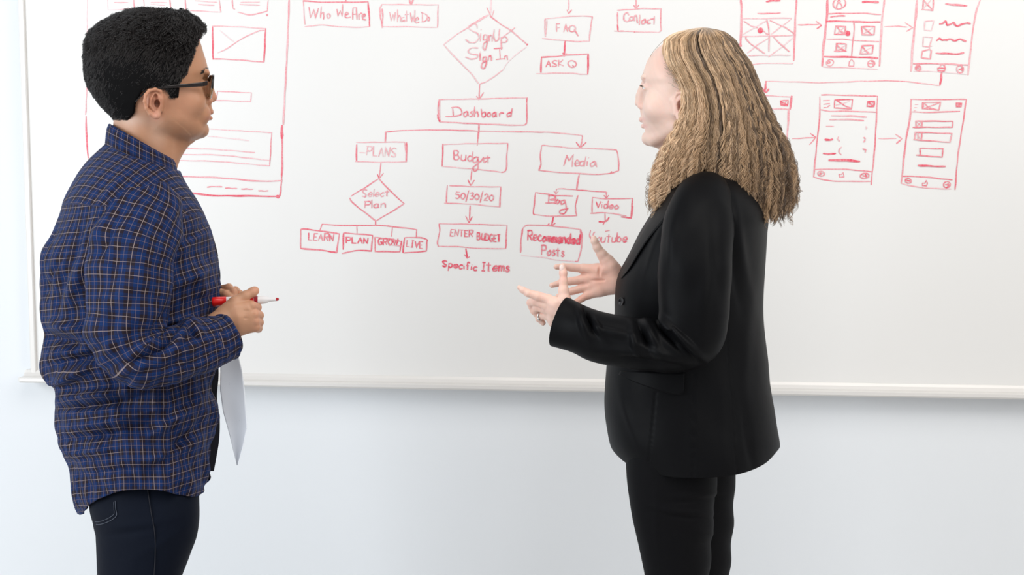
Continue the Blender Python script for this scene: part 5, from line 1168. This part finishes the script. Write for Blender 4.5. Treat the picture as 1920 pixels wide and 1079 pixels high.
tr = loft_part(PR, 'trousers', nearT, M_trouser, disp=dT, nr=260, nc=140)
loft_part(PR, 'trouser_leg', farT, M_trouser, tr, disp=dT, nr=200, nc=100)
shoes(PR, 1290, (-66, 66), -1, M_shoe)

# long wavy hair
XL = [(52, 1314), (55, 1292), (63, 1266), (75, 1248), (95, 1245), (111, 1247), (130, 1256), (145, 1266), (160, 1273), (172, 1277), (200, 1279), (225, 1276), (248, 1268), (270, 1258), (286, 1250), (316, 1240), (345, 1233), (380, 1231), (410, 1228)]
XR = [(52, 1322), (56, 1346), (64, 1362), (75, 1375), (96, 1388), (122, 1406), (150, 1417), (172, 1424), (210, 1440), (244, 1453), (286, 1472), (331, 1482), (360, 1480), (381, 1476), (410, 1470)]
ZR = [(52, 10), (56, 36), (64, 56), (75, 70), (96, 82), (122, 89), (160, 92), (200, 94), (260, 98), (320, 104), (410, 112)]
XL, XR, ZR = np.array(XL, float), np.array(XR, float), np.array(ZR, float)
def endrow(x): return np.interp(x, [1225, 1240, 1253, 1280, 1295, 1325, 1350, 1367, 1386, 1412, 1443, 1473, 1490], [372, 380, 364, 334, 322, 326, 352, 376, 396, 408, 400, 384, 350])
def hair_R(nlocks=1150, per=20, m=56):
    P_, Rr, C = [], [], []
    t = np.linspace(0, 1, m)
    for l in range(nlocks):
        phi = 4 + 231 * ((l * 0.6180339) % 1) if l % 5 else rng.uniform(235, 352)
        lay = rng.uniform(0.0, 1.0) ** 1.6                      # 0 outermost
        rope = l % 8 == 1
        if rope: lay = -0.12
        r0 = math.radians(phi); cph, sph = math.cos(r0), math.sin(r0)
        if cph > 0: cph, sph = cph ** 0.42, math.copysign(abs(sph) ** 0.42, sph)
        # lock centre line
        ytop = 53 + rng.uniform(0, 3) + 10 * lay
        xbot = np.interp(370, XL[:, 0], XL[:, 1]) * (1 + cph) / 2 + np.interp(370, XR[:, 0], XR[:, 1]) * (1 - cph) / 2
        yend = endrow(xbot) + rng.normal(0, 9) - 14 * lay
        Yc = ytop + (yend - ytop) * t
        xl, xr, zr = np.interp(Yc, *XL.T), np.interp(Yc, *XR.T), np.interp(Yc, *ZR.T)
        sc = 1 - 0.16 * lay
        Xc = (xl + xr) / 2 - (xr - xl) / 2 * cph * sc; Zc = 4 - zr * sph * sc
        # waves
        ph1, ph2 = rng.uniform(0, 6.28, 2); wl = rng.uniform(22, 46)
        amp = 0.7 + 3.9 * np.clip((Yc - 190) / 170, 0, 1) ** 1.1 * rng.uniform(0.6, 1.4) * (1.5 if rope else 1.0)
        wv = np.sin(2 * np.pi * (Yc - ytop) / wl + ph1 + 1.8 * np.sin(Yc / rng.uniform(24, 44) + ph2)) * 0.8 + 0.5 * np.sin(Yc / rng.uniform(3.2, 6.5) + ph2); wz = np.cos(2 * np.pi * (Yc - ytop) / wl + ph1)
        drift = rng.normal(0, 6) * t ** 1.6 + 9 * max(0, -cph) * t ** 3 * rng.uniform(0, 1)
        Xc = Xc + amp * wv + drift; Zc = Zc + amp * wz
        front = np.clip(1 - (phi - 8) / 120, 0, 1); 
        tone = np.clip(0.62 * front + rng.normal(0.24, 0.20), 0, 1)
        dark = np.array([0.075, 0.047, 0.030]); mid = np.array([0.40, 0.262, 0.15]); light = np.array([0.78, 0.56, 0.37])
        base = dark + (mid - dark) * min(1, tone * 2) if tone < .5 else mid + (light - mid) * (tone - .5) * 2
        rl = rng.uniform(2.0, 3.0) if rope else rng.uniform(0.8, 2.3)
        if rope: base = base * 1.15
        a = rng.uniform(0, 6.28, per); rr = np.sqrt(rng.uniform(0, 1, per)) * rl
        tw = rng.uniform(-2, 2)
        spread = np.clip(0.6 + 0.9 * t, 0, 1.4)[None] * (1 - 0.45 * np.clip((t - 0.85) / 0.15, 0, 1))[None]
        ox = rr[:, None] * np.cos(a[:, None] + tw * t[None]) * spread; oz = rr[:, None] * np.sin(a[:, None] + tw * t[None]) * spread
        frz = rng.normal(0, 1, (per, 1)) * np.sin(t[None] * rng.uniform(12, 45, (per, 1)) + rng.uniform(0, 6, (per, 1))) * 0.55
        L_ = rng.uniform(0.93, 1.04, (per, 1)); YY = ytop + (Yc - ytop)[None] * L_
        pts = np.stack([Xc[None] + ox + frz, YY + 0 * ox, Zc[None] + oz], -1)
        P_.append(pts); Rr.append(np.linspace(0.40, 0.24, m)[None] * np.ones((per, 1)))
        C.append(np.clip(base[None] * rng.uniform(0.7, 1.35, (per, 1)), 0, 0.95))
    return np.vstack(P_), np.vstack(Rr), np.vstack(C)
# under-mass so no daylight shows through the locks
FHr = Field((1225, 52, -110), (1480, 372, 112), 2.2)
X3, Y3, Z3 = np.meshgrid(*FHr.ax, indexing='ij', sparse=True)
xl, xr, zr = np.interp(Y3, *XL.T), np.interp(Y3, *XR.T), np.interp(Y3, *ZR.T)
endx = np.interp(X3, [1225, 1240, 1253, 1280, 1295, 1325, 1350, 1367, 1386, 1412, 1443, 1473, 1490], [352, 355, 340, 316, 308, 308, 330, 350, 368, 376, 368, 345, 320])
q3 = (np.abs((X3 - (xl + xr) / 2) / np.maximum((xr - xl) / 2 - 7, 2)) ** 3 + np.abs((Z3 - 4) / np.maximum(zr - 7, 2)) ** 3) ** (1 / 3)
d3 = (q3 - 1) * np.maximum(np.minimum((xr - xl) / 2, zr) - 6, 2)
d3 = np.maximum(d3, Y3 - endx); d3 = np.maximum(d3, 56 - Y3)
# hollow where the face and neck are
face3 = np.sqrt(((X3 - 1225) / 44) ** 2 + ((Y3 - 215) / 140) ** 2) - 1
d3 = np.maximum(d3, -face3 * 40)
FHr.F = d3.astype(np.float32); hv, hq = FHr.mesh()
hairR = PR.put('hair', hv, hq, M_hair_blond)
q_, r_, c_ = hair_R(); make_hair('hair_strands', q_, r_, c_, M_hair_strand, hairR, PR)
# baby hair at the temple and stray wisps
wis = []
for _ in range(70):
    u = rng.uniform(0, 1); x0 = 1244 + 24 * u + rng.normal(0, 4); y0 = 112 + 50 * u + rng.normal(0, 5); sd = 62
    a = np.array([x0, y0]); L_ = rng.uniform(10, 22); cur = rng.normal(0.3, 0.5)
    wis.append([(a[0] + L_ * t * 0.75 , a[1] + L_ * t * (0.35 + cur * (1 - t)) , -64 - 8 * t + (abs(x0 - 1262) * 0.25)) for t in (0, .25, .5, .75, 1)])
o = np.array(wis); make_hair('temple_hair', o, np.linspace(.3, .14, 5)[None] * np.ones((len(o), 1)), np.array([[0.46, 0.34, 0.26]]) * rng.uniform(.5, 1.8, (len(o), 1)), M_hair_strand, hairR, PR)
stray = []
for pts in ([(1478, 330, -20), (1486, 345, -20), (1490, 354, -20), (1497, 358, -22), (1504, 359, -24)], [(1476, 325, -20), (1484, 342, -20), (1489, 353, -20), (1496, 358.5, -22), (1501, 360, -24)],
            [(1456, 248, -20), (1470, 255, -20), (1480, 265, -20), (1483, 275, -20), (1479, 286, -20)], [(1250, 70, -10), (1238, 82, -12), (1228, 93, -14), (1222, 101, -16), (1219, 108, -18)],
            [(1470, 300, -25), (1484, 318, -25), (1488, 335, -25), (1484, 350, -25), (1488, 362, -25)]):
    p = catmull(pts, 6)
    for _ in range(5 if pts[0][0] > 1460 else 1): stray.append(p + rng.normal(0, 0.8 if pts[0][0] > 1460 else 0, 3))
stray = np.array(stray); make_hair('stray_hair', stray, np.full(stray.shape[:2], 0.3), np.tile([[0.22, 0.13, 0.07]], (len(stray), 1)), M_hair_strand, hairR, PR)
